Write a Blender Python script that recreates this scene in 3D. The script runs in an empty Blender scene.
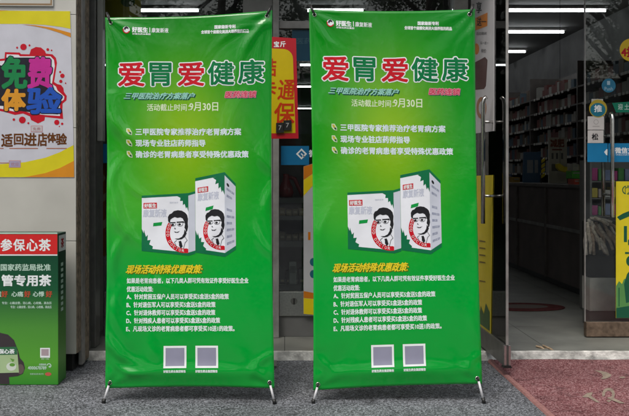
import bpy, bmesh, math, random
from mathutils import Vector, Matrix, noise
from mathutils.geometry import tessellate_polygon
R = math.radians
random.seed(7)
S = bpy.context.scene
COL = S.collection

# ---------------------------------------------------------------- camera
FPX, VX, VY, HC = 820.0, 285.0, 175.0, 1.107      # focal length and vanishing point in photo pixels, eye height in metres
cam = bpy.data.cameras.new('camera')
camo = bpy.data.objects.new('camera', cam); COL.objects.link(camo)
camo.location = (0, 0, HC); camo.rotation_euler = (R(90), 0, 0)
cam.sensor_width = 36; cam.lens = FPX / 629 * 36
cam.shift_x = (314.5 - VX) / 629; cam.shift_y = (VY - 208) / 629
cam.clip_start = 0.05; cam.clip_end = 500
S.camera = camo
# ---------------------------------------------------------------- sky, sun, exposure
SUN_EL, SUN_AZ = R(58), R(205)
w = bpy.data.worlds.new('World'); S.world = w; w.use_nodes = True
nt = w.node_tree; bg = nt.nodes['Background']
sky = nt.nodes.new('ShaderNodeTexSky'); sky.sky_type = 'NISHITA'; sky.sun_disc = False
sky.sun_elevation = SUN_EL; sky.sun_rotation = SUN_AZ; sky.air_density = 1.6; sky.dust_density = 5.0; sky.ozone_density = 1.0
hsv = nt.nodes.new('ShaderNodeHueSaturation'); hsv.inputs['Saturation'].default_value = 0.45
nt.links.new(sky.outputs[0], hsv.inputs['Color']); nt.links.new(hsv.outputs[0], bg.inputs[0]); bg.inputs[1].default_value = 0.13
sun = bpy.data.lights.new('sun', 'SUN'); sun.energy = 1.0; sun.angle = R(25); sun.color = (1, .96, .9)
suno = bpy.data.objects.new('sun', sun); COL.objects.link(suno)
sd = Vector((math.sin(SUN_AZ) * math.cos(SUN_EL), math.cos(SUN_AZ) * math.cos(SUN_EL), math.sin(SUN_EL)))   # towards the sun
suno.rotation_euler = (-sd).to_track_quat('-Z', 'Y').to_euler(); suno.location = sd * 30
vs = S.view_settings; vs.view_transform = 'Standard'; vs.look = 'None'; vs.gamma = 1; vs.use_curve_mapping = False
vs.exposure = 0.25

# ---------------------------------------------------------------- helpers
def AX(px, Y): return (px - VX) / FPX * Y
def AZ(py, Y): return HC - (py - VY) / FPX * Y
def at(px, py, Y): return Vector((AX(px, Y), Y, AZ(py, Y)))      # survey: the point at depth Y seen at a photo pixel

def mat(name, col, rough=.6, spec=.5, metal=0, var=0, scale=20, bump=0, bscale=60, coat=0, emit=None, detail=4):
    m = bpy.data.materials.new(name); m.use_nodes = True; n = m.node_tree; b = n.nodes['Principled BSDF']
    b.inputs['Base Color'].default_value = (*col, 1); b.inputs['Roughness'].default_value = rough
    b.inputs['Specular IOR Level'].default_value = spec; b.inputs['Metallic'].default_value = metal
    b.inputs['Coat Weight'].default_value = coat
    if emit:
        b.inputs['Emission Color'].default_value = (*emit[0], 1); b.inputs['Emission Strength'].default_value = emit[1]
    tc = n.nodes.new('ShaderNodeTexCoord')
    if var:
        t = n.nodes.new('ShaderNodeTexNoise'); t.inputs['Scale'].default_value = scale; t.inputs['Detail'].default_value = detail
        n.links.new(tc.outputs['Object'], t.inputs['Vector'])
        r = n.nodes.new('ShaderNodeMapRange'); r.inputs[1].default_value = .3; r.inputs[2].default_value = .7
        r.inputs[3].default_value = 1 - var; r.inputs[4].default_value = 1 + var
        n.links.new(t.outputs[0], r.inputs[0])
        x = n.nodes.new('ShaderNodeVectorMath'); x.operation = 'SCALE'; x.inputs[0].default_value = col
        n.links.new(r.outputs[0], x.inputs['Scale']); n.links.new(x.outputs[0], b.inputs['Base Color'])
    if bump:
        t2 = n.nodes.new('ShaderNodeTexNoise'); t2.inputs['Scale'].default_value = bscale; t2.inputs['Detail'].default_value = 5
        n.links.new(tc.outputs['Object'], t2.inputs['Vector'])
        bp = n.nodes.new('ShaderNodeBump'); bp.inputs['Strength'].default_value = bump; bp.inputs['Distance'].default_value = .01
        n.links.new(t2.outputs[0], bp.inputs['Height']); n.links.new(bp.outputs[0], b.inputs['Normal'])
    return m

def glass_mat(name, tint):
    m = bpy.data.materials.new(name); m.use_nodes = True; n = m.node_tree; n.nodes.clear()
    o = n.nodes.new('ShaderNodeOutputMaterial'); mx = n.nodes.new('ShaderNodeMixShader'); f = n.nodes.new('ShaderNodeFresnel')
    f.inputs['IOR'].default_value = 1.55
    t = n.nodes.new('ShaderNodeBsdfTransparent'); t.inputs[0].default_value = (*tint, 1)
    g = n.nodes.new('ShaderNodeBsdfGlossy'); g.inputs['Roughness'].default_value = .01
    n.links.new(f.outputs[0], mx.inputs[0]); n.links.new(t.outputs[0], mx.inputs[1]); n.links.new(g.outputs[0], mx.inputs[2])
    n.links.new(mx.outputs[0], o.inputs[0]); return m

def link(o, parent=None):
    COL.objects.link(o)
    if parent is not None:
        o.parent = parent; o.matrix_parent_inverse = parent.matrix_world.inverted()
    return o
def tag(o, label=None, cat=None, group=None, kind=None):
    if label: o['label'] = label
    if cat: o['category'] = cat
    if group: o['group'] = group
    if kind: o['kind'] = kind
    return o
def thing(name, loc, label, cat, group=None):
    o = bpy.data.objects.new(name, None); o.empty_display_size = .05; o.location = loc
    o.matrix_world = Matrix.Translation(loc); COL.objects.link(o)
    return tag(o, label, cat, group)

class MB:
    def __init__(s): s.v = []; s.f = []
    def box(s, x0, x1, y0, y1, z0, z1):
        b = len(s.v)
        s.v += [(x, y, z) for z in (z0, z1) for y in (y0, y1) for x in (x0, x1)]
        for f in ((0,2,3,1),(4,5,7,6),(0,1,5,4),(2,6,7,3),(0,4,6,2),(1,3,7,5)): s.f.append([b+i for i in f])
        return s
    def tube(s, pts, r, n=10, cap=True):
        pts = [Vector(p) for p in pts]; rs = r if isinstance(r, (list, tuple)) else [r]*len(pts)
        b = len(s.v); up = None
        for i, p in enumerate(pts):
            d = (pts[min(i+1, len(pts)-1)] - pts[max(i-1, 0)]).normalized()
            if up is None: up = d.orthogonal().normalized()
            up = (up - d*up.dot(d)).normalized(); q = d.cross(up)
            for k in range(n):
                a = 2*math.pi*k/n; s.v.append(tuple(p + (up*math.cos(a)+q*math.sin(a))*rs[i]))
        for i in range(len(pts)-1):
            for k in range(n):
                s.f.append([b+i*n+k, b+i*n+(k+1)%n, b+(i+1)*n+(k+1)%n, b+(i+1)*n+k])
        if cap:
            s.f.append([b+k for k in range(n)][::-1]); s.f.append([b+(len(pts)-1)*n+k for k in range(n)])
        return s
    def prism(s, pts, mapf, depth):        # outline in 2D pushed back by depth; mapf(x, y, d)
        b = len(s.v); n = len(pts)
        for d in (0, depth): s.v += [tuple(mapf(x, y, d)) for x, y in pts]
        t = tessellate_polygon([[Vector((x, y, 0)) for x, y in pts]])
        s.f += [[b+i for i in q] for q in t] + [[b+n+i for i in q][::-1] for q in t]
        for i in range(n): s.f.append([b+i, b+n+i, b+n+(i+1)%n, b+(i+1)%n])
        return s
    def build(s, name, m, parent=None, smooth=False, bevel=0):
        me = bpy.data.meshes.new(name); me.from_pydata(s.v, [], s.f); me.update()
        bm = bmesh.new(); bm.from_mesh(me); bmesh.ops.recalc_face_normals(bm, faces=bm.faces)
        if bevel: bmesh.ops.bevel(bm, geom=bm.edges, offset=bevel, segments=2, affect='EDGES', profile=.6)
        bm.to_mesh(me); bm.free()
        if smooth:
            for p in me.polygons: p.use_smooth = True
        me.materials.append(m); o = bpy.data.objects.new(name, me)
        if parent is not None:              # meshes are written in world coordinates: move them into the parent's frame
            me.transform(parent.matrix_world.inverted()); COL.objects.link(o); o.parent = parent; o.matrix_world = parent.matrix_world.copy()
            o.matrix_basis = Matrix(); o.matrix_parent_inverse = Matrix()
        else: COL.objects.link(o)
        return o

# ---- flat print: shapes are (verts2d, faces, layer) in pixel-like coordinates, y down
def rect(x0, y0, x1, y1): return [([(x0,y0),(x1,y0),(x1,y1),(x0,y1)], [(0,1,2,3)], 0)]
def poly(pts):
    return [(list(pts), [tuple(t) for t in tessellate_polygon([[Vector((x,y,0)) for x,y in pts]])], 0)]
def disc(cx, cy, rx, ry=None, n=20):
    ry = rx if ry is None else ry
    return [([(cx+rx*math.cos(2*math.pi*k/n), cy+ry*math.sin(2*math.pi*k/n)) for k in range(n)], [tuple(range(n))], 0)]
def arc(cx, cy, r0, r1, a0, a1, n=16):
    v = []; f = []
    for k in range(n+1):
        a = R(a0+(a1-a0)*k/n); v += [(cx+r0*math.cos(a), cy+r0*math.sin(a)), (cx+r1*math.cos(a), cy+r1*math.sin(a))]
        if k: f.append((2*k-2, 2*k-1, 2*k+1, 2*k))
    return [(v, f, 0)]
def stroke(pts, wd, closed=False):
    out = []
    ps = list(pts) + ([pts[0]] if closed else [])
    for i in range(len(ps)-1):
        a, b = Vector(ps[i]), Vector(ps[i+1]); d = (b-a).normalized()*wd/2; nn = Vector((-d.y, d.x)); a2 = a-d; b2 = b+d
        out.append(([tuple(a2+nn), tuple(b2+nn), tuple(b2-nn), tuple(a2-nn)], [(0,1,2,3)], i % 2))
    return out
_tc = {}
def glyphs(s):
    if s in _tc: return _tc[s]
    c = bpy.data.curves.new('t', 'FONT'); c.body = s; c.size = 1; c.resolution_u = 2; c.fill_mode = 'FRONT'
    o = bpy.data.objects.new('t', c); COL.objects.link(o)
    m = bpy.data.meshes.new_from_object(o.evaluated_get(bpy.context.evaluated_depsgraph_get()))
    v = [(p.co.x, p.co.y) for p in m.vertices]; f = [tuple(p.vertices) for p in m.polygons]
    bpy.data.objects.remove(o); bpy.data.curves.remove(c); bpy.data.meshes.remove(m)
    xs = [p[0] for p in v]; ys = [p[1] for p in v]
    _tc[s] = (v, f, min(xs), max(xs), min(ys), max(ys)); return _tc[s]
def text(s, x0, y0, x1, y1, bold=0, shear=0, dirs=4, lay=0):
    v, f, a, b, c, d = glyphs(s); out = []
    base = [(x0 + (p[0]-a)/(b-a)*(x1-x0) + shear*((p[1]-c)/(d-c)-.5)*(y1-y0), y1 - (p[1]-c)/(d-c)*(y1-y0)) for p in v]
    offs = [(0, 0)] if not bold else [(bold*math.cos(2*math.pi*(k+.5)/dirs), bold*math.sin(2*math.pi*(k+.5)/dirs)) for k in range(dirs)]
    for k, (ox, oy) in enumerate(offs): out.append(([(x+ox, y+oy) for x, y in base], f, lay+k))
    return out
def xform(sh, fn): return [([fn(x, y) for x, y in v], f, l) for v, f, l in sh]
def quad(tl, tr, br, bl):
    def fn(u, v): return ((tl[0]*(1-u)+tr[0]*u)*(1-v)+(bl[0]*(1-u)+br[0]*u)*v, (tl[1]*(1-u)+tr[1]*u)*(1-v)+(bl[1]*(1-u)+br[1]*u)*v)
    return fn
LAY = .00005
def prt(name, m, sh, mapf, parent=None, off=.0006, cut=0, label=None, nfun=None):
    """a printed shape laid on a surface; mapf(x, y, lift) gives the world point"""
    bm = bmesh.new(); ll = bm.verts.layers.float.new('lay')
    for v, f, l in sh:
        vv = [bm.verts.new((x, y, 0)) for x, y in v]
        for q in vv: q[ll] = l
        for q in f:
            try: bm.faces.new([vv[i] for i in q])
            except ValueError: pass
    if cut:
        xs = [v.co.x for v in bm.verts]; ys = [v.co.y for v in bm.verts]
        for ax, lo, hi in ((0, min(xs), max(xs)), (1, min(ys), max(ys))):
            k = math.floor(lo/cut)+1
            while k*cut < hi:
                co = [0,0,0]; co[ax] = k*cut; no = [0,0,0]; no[ax] = 1
                bmesh.ops.bisect_plane(bm, geom=bm.verts[:]+bm.edges[:]+bm.faces[:], plane_co=co, plane_no=no, dist=1e-6); k += 1
    bm.verts.index_update(); nl = [nfun(v.co.x, v.co.y) for v in bm.verts] if nfun else None
    for v in bm.verts: v.co = mapf(v.co.x, v.co.y, off + v[ll]*LAY)
    if nfun:
        bm.normal_update(); bmesh.ops.reverse_faces(bm, faces=[f for f in bm.faces if f.normal.dot(nl[0]) < 0])
    for f in bm.faces: f.smooth = bool(cut) or bool(nfun)
    me = bpy.data.meshes.new(name); bm.to_mesh(me); bm.free(); me.materials.append(m)
    if nl: me.normals_split_custom_set_from_vertices(nl)
    o = bpy.data.objects.new(name, me)
    if parent is not None:
        me.transform(parent.matrix_world.inverted()); COL.objects.link(o); o.parent = parent; o.matrix_world = parent.matrix_world.copy()
        o.matrix_basis = Matrix(); o.matrix_parent_inverse = Matrix()
    else: COL.objects.link(o)
    if label: o['label'] = label
    return o
def front(Y): return lambda x, y, l: at(x, y, Y) + Vector((0, -l, 0))       # print on an upright surface facing the street
def side(X): return lambda x, y, l: (lambda Y: Vector((X + l, Y, AZ(y, Y))))(X*FPX/(x-VX))   # print on a surface running into depth

# ---------------------------------------------------------------- materials
def granite(name, base, lo, hi):
    m = mat(name, base, .65, .35); n = m.node_tree; b = n.nodes['Principled BSDF']; tc = n.nodes['Texture Coordinate']
    v = n.nodes.new('ShaderNodeTexVoronoi'); v.inputs['Scale'].default_value = 170
    n1 = n.nodes.new('ShaderNodeTexNoise'); n1.inputs['Scale'].default_value = 85; n1.inputs['Detail'].default_value = 6; n1.inputs['Roughness'].default_value = .8
    n2 = n.nodes.new('ShaderNodeTexNoise'); n2.inputs['Scale'].default_value = 2.2; n2.inputs['Detail'].default_value = 5
    for k in (v, n1, n2): n.links.new(tc.outputs['Object'], k.inputs['Vector'])
    s = n.nodes.new('ShaderNodeSeparateColor'); n.links.new(v.outputs['Color'], s.inputs[0])
    a = n.nodes.new('ShaderNodeMath'); a.operation = 'ADD'; n.links.new(s.outputs[0], a.inputs[0]); n.links.new(n1.outputs[0], a.inputs[1])
    a2 = n.nodes.new('ShaderNodeMath'); a2.operation = 'MULTIPLY'; a2.inputs[1].default_value = .5; n.links.new(a.outputs[0], a2.inputs[0])
    r = n.nodes.new('ShaderNodeValToRGB'); n.links.new(a2.outputs[0], r.inputs[0])
    r.color_ramp.elements[0].position = .27; r.color_ramp.elements[0].color = (*lo, 1); r.color_ramp.elements[1].position = .74; r.color_ramp.elements[1].color = (*hi, 1)
    e = r.color_ramp.elements.new(.5); e.color = (*base, 1)
    mr = n.nodes.new('ShaderNodeMapRange'); mr.inputs[1].default_value = .3; mr.inputs[2].default_value = .7; mr.inputs[3].default_value = .78; mr.inputs[4].default_value = 1.15
    n.links.new(n2.outputs[0], mr.inputs[0])
    n3 = n.nodes.new('ShaderNodeTexNoise'); n3.inputs['Scale'].default_value = 6.5; n3.inputs['Detail'].default_value = 7; n3.inputs['Distortion'].default_value = 1.2
    n.links.new(tc.outputs['Object'], n3.inputs['Vector'])
    st = n.nodes.new('ShaderNodeMapRange'); st.inputs[1].default_value = .56; st.inputs[2].default_value = .70; st.inputs[3].default_value = 1.0; st.inputs[4].default_value = .55
    n.links.new(n3.outputs[0], st.inputs[0]); ms = n.nodes.new('ShaderNodeMath'); ms.operation = 'MULTIPLY'; n.links.new(mr.outputs[0], ms.inputs[0]); n.links.new(st.outputs[0], ms.inputs[1])
    x = n.nodes.new('ShaderNodeVectorMath'); x.operation = 'SCALE'; n.links.new(r.outputs[0], x.inputs[0]); n.links.new(ms.outputs[0], x.inputs['Scale'])
    n.links.new(x.outputs[0], b.inputs['Base Color'])
    bp = n.nodes.new('ShaderNodeBump'); bp.inputs['Strength'].default_value = .35; bp.inputs['Distance'].default_value = .004
    n.links.new(a2.outputs[0], bp.inputs['Height']); n.links.new(bp.outputs[0], b.inputs['Normal'])
    return m
M = {}
M['granite'] = granite('granite', (.112,.118,.129), (.030,.032,.037), (.33,.35,.38))
M['stone'] = mat('worn_stone', (.34,.34,.32), .8, .3, var=.25, scale=9, bump=.4, bscale=50)
M['whitestone'] = mat('chipped_plaster', (.58,.57,.54), .85, .3, var=.5, scale=16, bump=.6, bscale=70)
M['floor'] = mat('shop_floor_tile', (.20,.205,.185), .38, .4, var=.2, scale=5, bump=.08, bscale=30)
M['grout'] = mat('grout', (.07,.07,.065), .9)
M['tile'] = mat('cream_tile', (.50,.49,.45), .32, .5, var=.08, scale=4)
M['dark'] = mat('dark_interior', (.15,.15,.148), .8, .2, var=.2, scale=3)
M['ceil'] = mat('ceiling_board', (.16,.16,.155), .8, .2)
M['steel'] = mat('brushed_steel', (.55,.54,.52), .32, .5, 1, var=.12, scale=90)
M['chrome'] = mat('handle_steel', (.66,.64,.61), .2, .5, 1, var=.1, scale=25)
M['darksteel'] = mat('dark_steel', (.17,.17,.16), .35, .5, .6, var=.2, scale=12)
M['alu'] = mat('dull_aluminium', (.32,.31,.295), .5, .5, .4, var=.2, scale=14)
M['brown'] = mat('weathered_brown_trim', (.24,.19,.14), .7, .3, var=.5, scale=35, bump=.3)
M['rust'] = mat('worn_copper_rail', (.17,.12,.085), .5, .4, .4, var=.4, scale=30, bump=.25)
M['black'] = mat('black_plastic', (.012,.012,.012), .4, .5)
M['rubber'] = mat('black_stone', (.02,.02,.02), .6, .3)
M['white'] = mat('white_paint', (.78,.78,.78), .4, .4)
M['glass'] = glass_mat('shop_glass', (.94,.96,.95))
M['glass2'] = glass_mat('window_glass', (.80,.83,.82))
M['concrete'] = mat('grey_pier', (.27,.27,.26), .6, .3, var=.12, scale=8)
INK = {}
def ink(name, c, rough=.38, spec=.4):
    if name not in INK: INK[name] = mat('ink_'+name, c, rough, spec, var=.06, scale=9, bump=(.25 if rough < .3 else 0), bscale=5)
    return INK[name]
WHITE = ink('white', (.80,.84,.84)); RED = ink('red', (.56,.008,.02), .4, .25); BLACK = ink('black', (.012,.012,.015)); YEL = ink('yellow', (.80,.62,.01))

def banner_mat(name):
    m = mat(name, (0,.25,.02), .12, .5, coat=.28); n = m.node_tree; b = n.nodes['Principled BSDF']
    uv = n.nodes.new('ShaderNodeUVMap'); uv.uv_map = 'print'; sp = n.nodes.new('ShaderNodeSeparateXYZ'); n.links.new(uv.outputs[0], sp.inputs[0])
    def math_(op, a, b_=None):
        k = n.nodes.new('ShaderNodeMath'); k.operation = op
        for i, q in enumerate((a, b_)):
            if q is None: continue
            if isinstance(q, (int, float)): k.inputs[i].default_value = q
            else: n.links.new(q, k.inputs[i])
        return k.outputs[0]
    u, v = sp.outputs[0], sp.outputs[1]
    def blob(cu, cv, ru, rv):
        a = math_('DIVIDE', math_('SUBTRACT', u, cu), ru); c = math_('DIVIDE', math_('SUBTRACT', v, cv), rv)
        d = math_('ADD', math_('MULTIPLY', a, a), math_('MULTIPLY', c, c)); return math_('POWER', 2.718, math_('MULTIPLY', d, -1.0))
    ramp = n.nodes.new('ShaderNodeValToRGB'); n.links.new(v, ramp.inputs[0]); el = ramp.color_ramp.elements
    el[0].position = 0; el[0].color = (.0,.22,.008,1); el[1].position = 1; el[1].color = (0,.30,.030,1)
    for p, c in ((.12,(.0,.28,.009,1)), (.45,(.0,.345,.018,1)), (.72,(0,.355,.038,1))): e = el.new(p); e.color = c
    mx = n.nodes.new('ShaderNodeMix'); mx.data_type = 'RGBA'
    n.links.new(math_('MULTIPLY', blob(.48, .345, .27, .18), 1.0), mx.inputs[0]); n.links.new(ramp.outputs[0], mx.inputs[6]); mx.inputs[7].default_value = (.25,.48,.008,1)
    mx2 = n.nodes.new('ShaderNodeMix'); mx2.data_type = 'RGBA'
    n.links.new(math_('MULTIPLY', blob(.14, .52, .16, .10), .35), mx2.inputs[0]); n.links.new(mx.outputs[2], mx2.inputs[6]); mx2.inputs[7].default_value = (.12,.50,.04,1)
    mx3 = n.nodes.new('ShaderNodeMix'); mx3.data_type = 'RGBA'
    n.links.new(math_('MULTIPLY', blob(1.05, .12, .30, .35), .5), mx3.inputs[0]); n.links.new(mx2.outputs[2], mx3.inputs[6]); mx3.inputs[7].default_value = (.0,.22,.02,1)
    n.links.new(mx3.outputs[2], b.inputs['Base Color'])
    tc = n.nodes['Texture Coordinate']; t2 = n.nodes.new('ShaderNodeTexNoise'); t2.inputs['Scale'].default_value = 16; t2.inputs['Detail'].default_value = 3
    n.links.new(tc.outputs['Object'], t2.inputs['Vector']); bp = n.nodes.new('ShaderNodeBump'); bp.inputs['Strength'].default_value = .12; bp.inputs['Distance'].default_value = .01
    b.inputs['Coat Roughness'].default_value = .07
    t3 = n.nodes.new('ShaderNodeTexNoise'); t3.inputs['Scale'].default_value = 55; t3.inputs['Detail'].default_value = 8; n.links.new(tc.outputs['Object'], t3.inputs['Vector'])
    rr = n.nodes.new('ShaderNodeMapRange'); rr.inputs[1].default_value = .35; rr.inputs[2].default_value = .75; rr.inputs[3].default_value = .07; rr.inputs[4].default_value = .26
    n.links.new(t3.outputs[0], rr.inputs[0]); n.links.new(rr.outputs[0], b.inputs['Roughness'])
    n.links.new(t2.outputs[0], bp.inputs['Height']); n.links.new(bp.outputs[0], b.inputs['Normal'])
    return m
M['vinyl'] = banner_mat('green_vinyl_print')

# ================================================================= SETTING
STEP_Y, STEP_Z, DOOR_Y = 4.90, .05, 5.35
pv = MB(); pv.v = [(-120,-120,0),(120,-120,0),(120,60,0),(-120,60,0)]; pv.f = [[0,1,2,3]]
tag(pv.build('pavement', M['granite']), kind='structure')
fl = MB().box(-4, 3.65, STEP_Y+.03, 23, .004, .044).build('shop_floor', M['grout']); tag(fl, kind='structure')
me_tile = None
for i, x in enumerate([-3.2+.8*k for k in range(9)]):
    for j in range(6):
        y = 4.925 + .8*j; x1 = min(x+.796, 3.6)
        MB().box(x, x1, y, y+.796, .0445, STEP_Z+.0004*((i*7+j*3) % 3)).build('floor_tile', M['floor'], fl)
MB().box(-4, 3.65, 9.73, 23, .0445, STEP_Z).build('floor_slab', M['floor'], fl)
# worn front edge of the shop floor
tb = MB(); n = 150; prof = []
for k in range(n+1):
    x = -1.3 + 4.9*k/n; j = noise.noise((x*6, 0, 0))*.012 + noise.noise((x*21, 3, 0))*.008; h = noise.noise((x*9, 7, 0))*.004
    prof.append((x, STEP_Y+j, STEP_Z+.004+h))
for x, y, z in prof: tb.v += [(x, y-.012, .001), (x, y, z-.004), (x, y+.012, z), (x, 4.9235, STEP_Z+.002)]
for k in range(n):
    for q in range(3): tb.f.append([4*k+q, 4*k+4+q, 4*k+5+q, 4*k+1+q])
tag(tb.build('step', M['whitestone'], smooth=False), kind='structure')
def wall(name, m, *bx):
    mb = MB()
    for b in bx: mb.box(*b)
    return tag(mb.build(name, m), kind='structure')
wall('wall_back', M['dark'], (-4.2, 3.9, 23, 23.2, 0, 3.2))
wall('wall_left', M['dark'], (-4.2, -4, 5.0, 23, 0, 3.2))
wall('wall_right', M['dark'], (3.65, 3.85, 5.5, 23, 0, 3.2))
wall('ceiling', M['ceil'], (-4.2, 3.85, 5.5, 23.2, 2.9, 3.1))
wall('unseen_front_wall', M['concrete'], (-14, 14, 4.6, 5.5, 2.62, 9), (-14, -4.0, 4.62, 5.5, 0, 2.62), (3.65, 14, 5.3, 5.5, 0, 2.62))  # unseen wall overhanging the recess, added to block light from above

# ---------------------------------------------------------------- tiled pillar at the left
PY = 4.60; PXR = AX(76, PY)
p = thing('tiled_pillar', (-1.7, PY+.3, 0), 'cream tiled pillar behind the green tea box and the poster', 'pillar')
MB().box(-3.95, PXR-.012, PY+.012, 5.34, .10, 2.61).build('core', M['grout'], p)
MB().box(-3.93, PXR-.03, PY+.035, 5.33, .001, .10).build('base', M['rubber'], p)
z = .103
for k, h in enumerate((.632, .632, .632, .60)):
    for x0, x1 in ((-3.9, -3.06), (-3.057, -2.217), (-2.214, PXR-.0)):
        MB().box(x0, x1, PY, PY+.0115, z, z+h).build('tile', M['tile'], p, bevel=.002)
    z += h+.003
trim = MB().box(PXR-.011, PXR+.004, PY+.014, PY+.10, .105, 2.61).build('edge_trim', M['brown'], p)
MB().box(PXR-.011, PXR+.010, PY+.102, PY+.17, .02, 2.61).build('edge_trim', M['alu'], p)
MB().box(PXR-.011, PXR+.002, PY+.172, PY+.30, .02, 2.61).build('edge_trim', M['brown'], p)

# ---------------------------------------------------------------- facade framing
CY = 5.0
c = thing('steel_column', (AX(91, CY), CY, STEP_Z), 'dark grey steel column between the tiled pillar and the shop window', 'column')
MB().box(AX(85.5, CY), AX(95.5, CY), CY, CY+.12, .054, 2.61).build('shaft', M['darksteel'], c, bevel=.003)
MB().box(AX(88.5, CY), AX(90.5, CY), CY-.012, CY-.001, .054, 2.61).build('bead', M['alu'], c)
MB().box(AX(96, CY), AX(102.6, CY+.03), CY+.03, CY+.10, AZ(141, CY+.03), 2.61).build('fascia_panel', mat('grey_panel', (.30,.305,.28), .3, .5, .3, var=.15, scale=6), c, bevel=.003)
pier = thing('window_pier', (-.16, DOOR_Y, STEP_Z), 'grey pier behind the gap between the two green banners', 'pillar')
MB().box(AX(243, DOOR_Y), AX(272.5, DOOR_Y), DOOR_Y-.02, DOOR_Y+.12, .052, 2.61).build('post', M['concrete'], pier, bevel=.003)
MB().box(AX(273, DOOR_Y), AX(279, DOOR_Y), DOOR_Y-.035, DOOR_Y+.1, .052, 2.61).build('metal_edge', M['alu'], pier, bevel=.002)

def window(name, x0, x1, Y, z0, ztr, z1, label, frame, plate=True):
    t = thing(name, ((x0+x1)/2, Y, STEP_Z), label, 'window')
    MB().box(x0, x1, Y+.03, Y+.04, z0+.16, ztr).build('pane', M['glass2'], t)
    MB().box(x0, x1, Y+.03, Y+.04, ztr+.05, z1).build('pane', M['glass2'], t)
    MB().box(x0, x1, Y, Y+.07, ztr+.001, ztr+.049).build('transom_bar', frame, t, bevel=.002)
    MB().box(x0, x1, Y, Y+.07, z0, z0+.159).build('bottom_rail', M['steel'], t, bevel=.003)
    MB().box(x0, x1, Y+.01, Y+.06, .052, z0-.001).build('plinth', M['dark'], t)
    return t
ZB = AZ(316, DOOR_Y)
wl = window('shop_window', AX(96, 5.12), AX(242.7, DOOR_Y), DOOR_Y, ZB, AZ(28, DOOR_Y), 2.61, 'shop window behind the left green banner', M['alu'])
wc = window('shop_window', AX(279.2, DOOR_Y), 1.10, DOOR_Y, ZB, AZ(28.5, DOOR_Y), 2.61, 'shop window behind the right green banner', M['alu'])
lock = MB().tube([(AX(294, DOOR_Y), DOOR_Y-.012, AZ(301, DOOR_Y)), (AX(294, DOOR_Y), DOOR_Y-.001, AZ(301, DOOR_Y))], .022, 16).build('lock', M['darksteel'], wc)
MB().box(AX(294, DOOR_Y)-.004, AX(294, DOOR_Y)+.004, DOOR_Y-.016, DOOR_Y-.0125, AZ(304, DOOR_Y), AZ(298, DOOR_Y)).build('key_slot', M['black'], lock)
MB().box(1.101, 1.19, DOOR_Y-.02, DOOR_Y+.1, .052, 2.61).build('jamb', M['alu'], wc)
# blue film bands on the glass
BLUE = ink('blue', (.012,.16,.34), .3)
GY = DOOR_Y+.03
b = prt('blue_band', BLUE, rect(97.2, 144, 108, 163), front(GY), wl, .001)
b = prt('blue_band', BLUE, rect(281, 146, 309, 165), front(GY), wc, .001)
prt('diamond_mark', WHITE, stroke([(297,154),(301.5,149.5),(306,154),(301.5,158.5)], 1.5, True) + stroke([(301.5,154),(304,156.5)], 1.3), front(GY), b, .0018)
prt('band_letters', WHITE, text('微', 309, 150, 316, 157, .25), front(GY), b, .0018)
b = prt('upper_blue_panel', ink('teal', (.01,.075,.13), .3), rect(292, 30, 312, 61), front(GY), wc, .001)
prt('panel_letters', ink('pale_teal', (.05,.14,.19)), text('医药', 296, 38, 312, 44, .2), front(GY), b, .0018)
# posters behind or on the window glass
def sheet(name, pts, Y, m, label, cat='poster', thick=.002, parent=None):
    o = MB().prism(pts, lambda x, y, d: at(x, y, Y)+Vector((0, d, 0)), thick).build(name, m, parent)
    return tag(o, label, cat) if label else o
s1 = sheet('window_poster', [(103,-20),(141,-20),(141,15),(108,62),(103,62)], GY+.06, ink('olive', (.55,.46,.03)), 'olive yellow poster inside the glass above the left green banner')
prt('poster_print', ink('leafgreen', (.05,.16,.02)), poly([(104,20),(112,26),(106,40),(110,55),(104,60)]) + disc(128, 2, 7, 5), front(GY+.06), s1)
s2 = sheet('window_poster', [(95,163.5),(110,163.5),(110,256),(95,256)], GY+.06, ink('orange_dull', (.30,.10,.02)), 'orange patterned poster low in the window beside the left green banner')
prt('poster_print', ink('cream', (.42,.34,.2)), poly([(96,178),(101,171),(106,178),(101,185)]) + poly([(95,200),(110,190),(110,197),(95,208)]) + poly([(95,226),(110,216),(110,224),(95,235)]), front(GY+.06), s2)
s3 = sheet('window_poster', [(101,74),(108,74),(108,118),(104,118),(101,104)], GY+.06, ink('greypink', (.22,.19,.19)), 'small grey pink notice in the window left of the left banner')
# red and yellow sign standing in the gap between the banners
SY = 4.75
sg = thing('insurance_sign', at(280, 140, SY), 'red bordered yellow sign with red characters in the gap between the banners', 'sign')
MB().prism([(240,34.5),(296,38.5),(298.5,138.5),(240,139)], lambda x, y, d: at(x, y, SY)+Vector((0, d, 0)), .012).build('board', ink('signred', (.42,.01,.02)), sg)
ypts = [(240,47),(283,49)] + [(283+10*math.sin(R(a)), 59-10*math.cos(R(a))) for a in range(10, 91, 16)] + [(295.5,133),(240,134)]
fc = prt('yellow_field', ink('signyellow', (.52,.39,.0)), poly(ypts), front(SY), sg)
f = front(SY); SR = ink('signink', (.45,.03,.0))
prt('sign_letters', WHITE, text('宝', 274, 41.5, 279, 47, .25) + text('斤', 280.3, 41.5, 285.5, 47, .25), f, sg, .0012)
prt('sign_letters', SR, text('结', 262, 59, 276, 76, .5) + text('卡', 263, 80, 276, 97, .5), f, sg, .0014)
prt('sign_letters', SR, text('通', 278.5, 80, 294.5, 99.5, .5, .1), f, sg, .0014)
prt('sign_letters', SR, text('保', 274.5, 103, 294.5, 124, .55, .05), f, sg, .0014)
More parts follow.
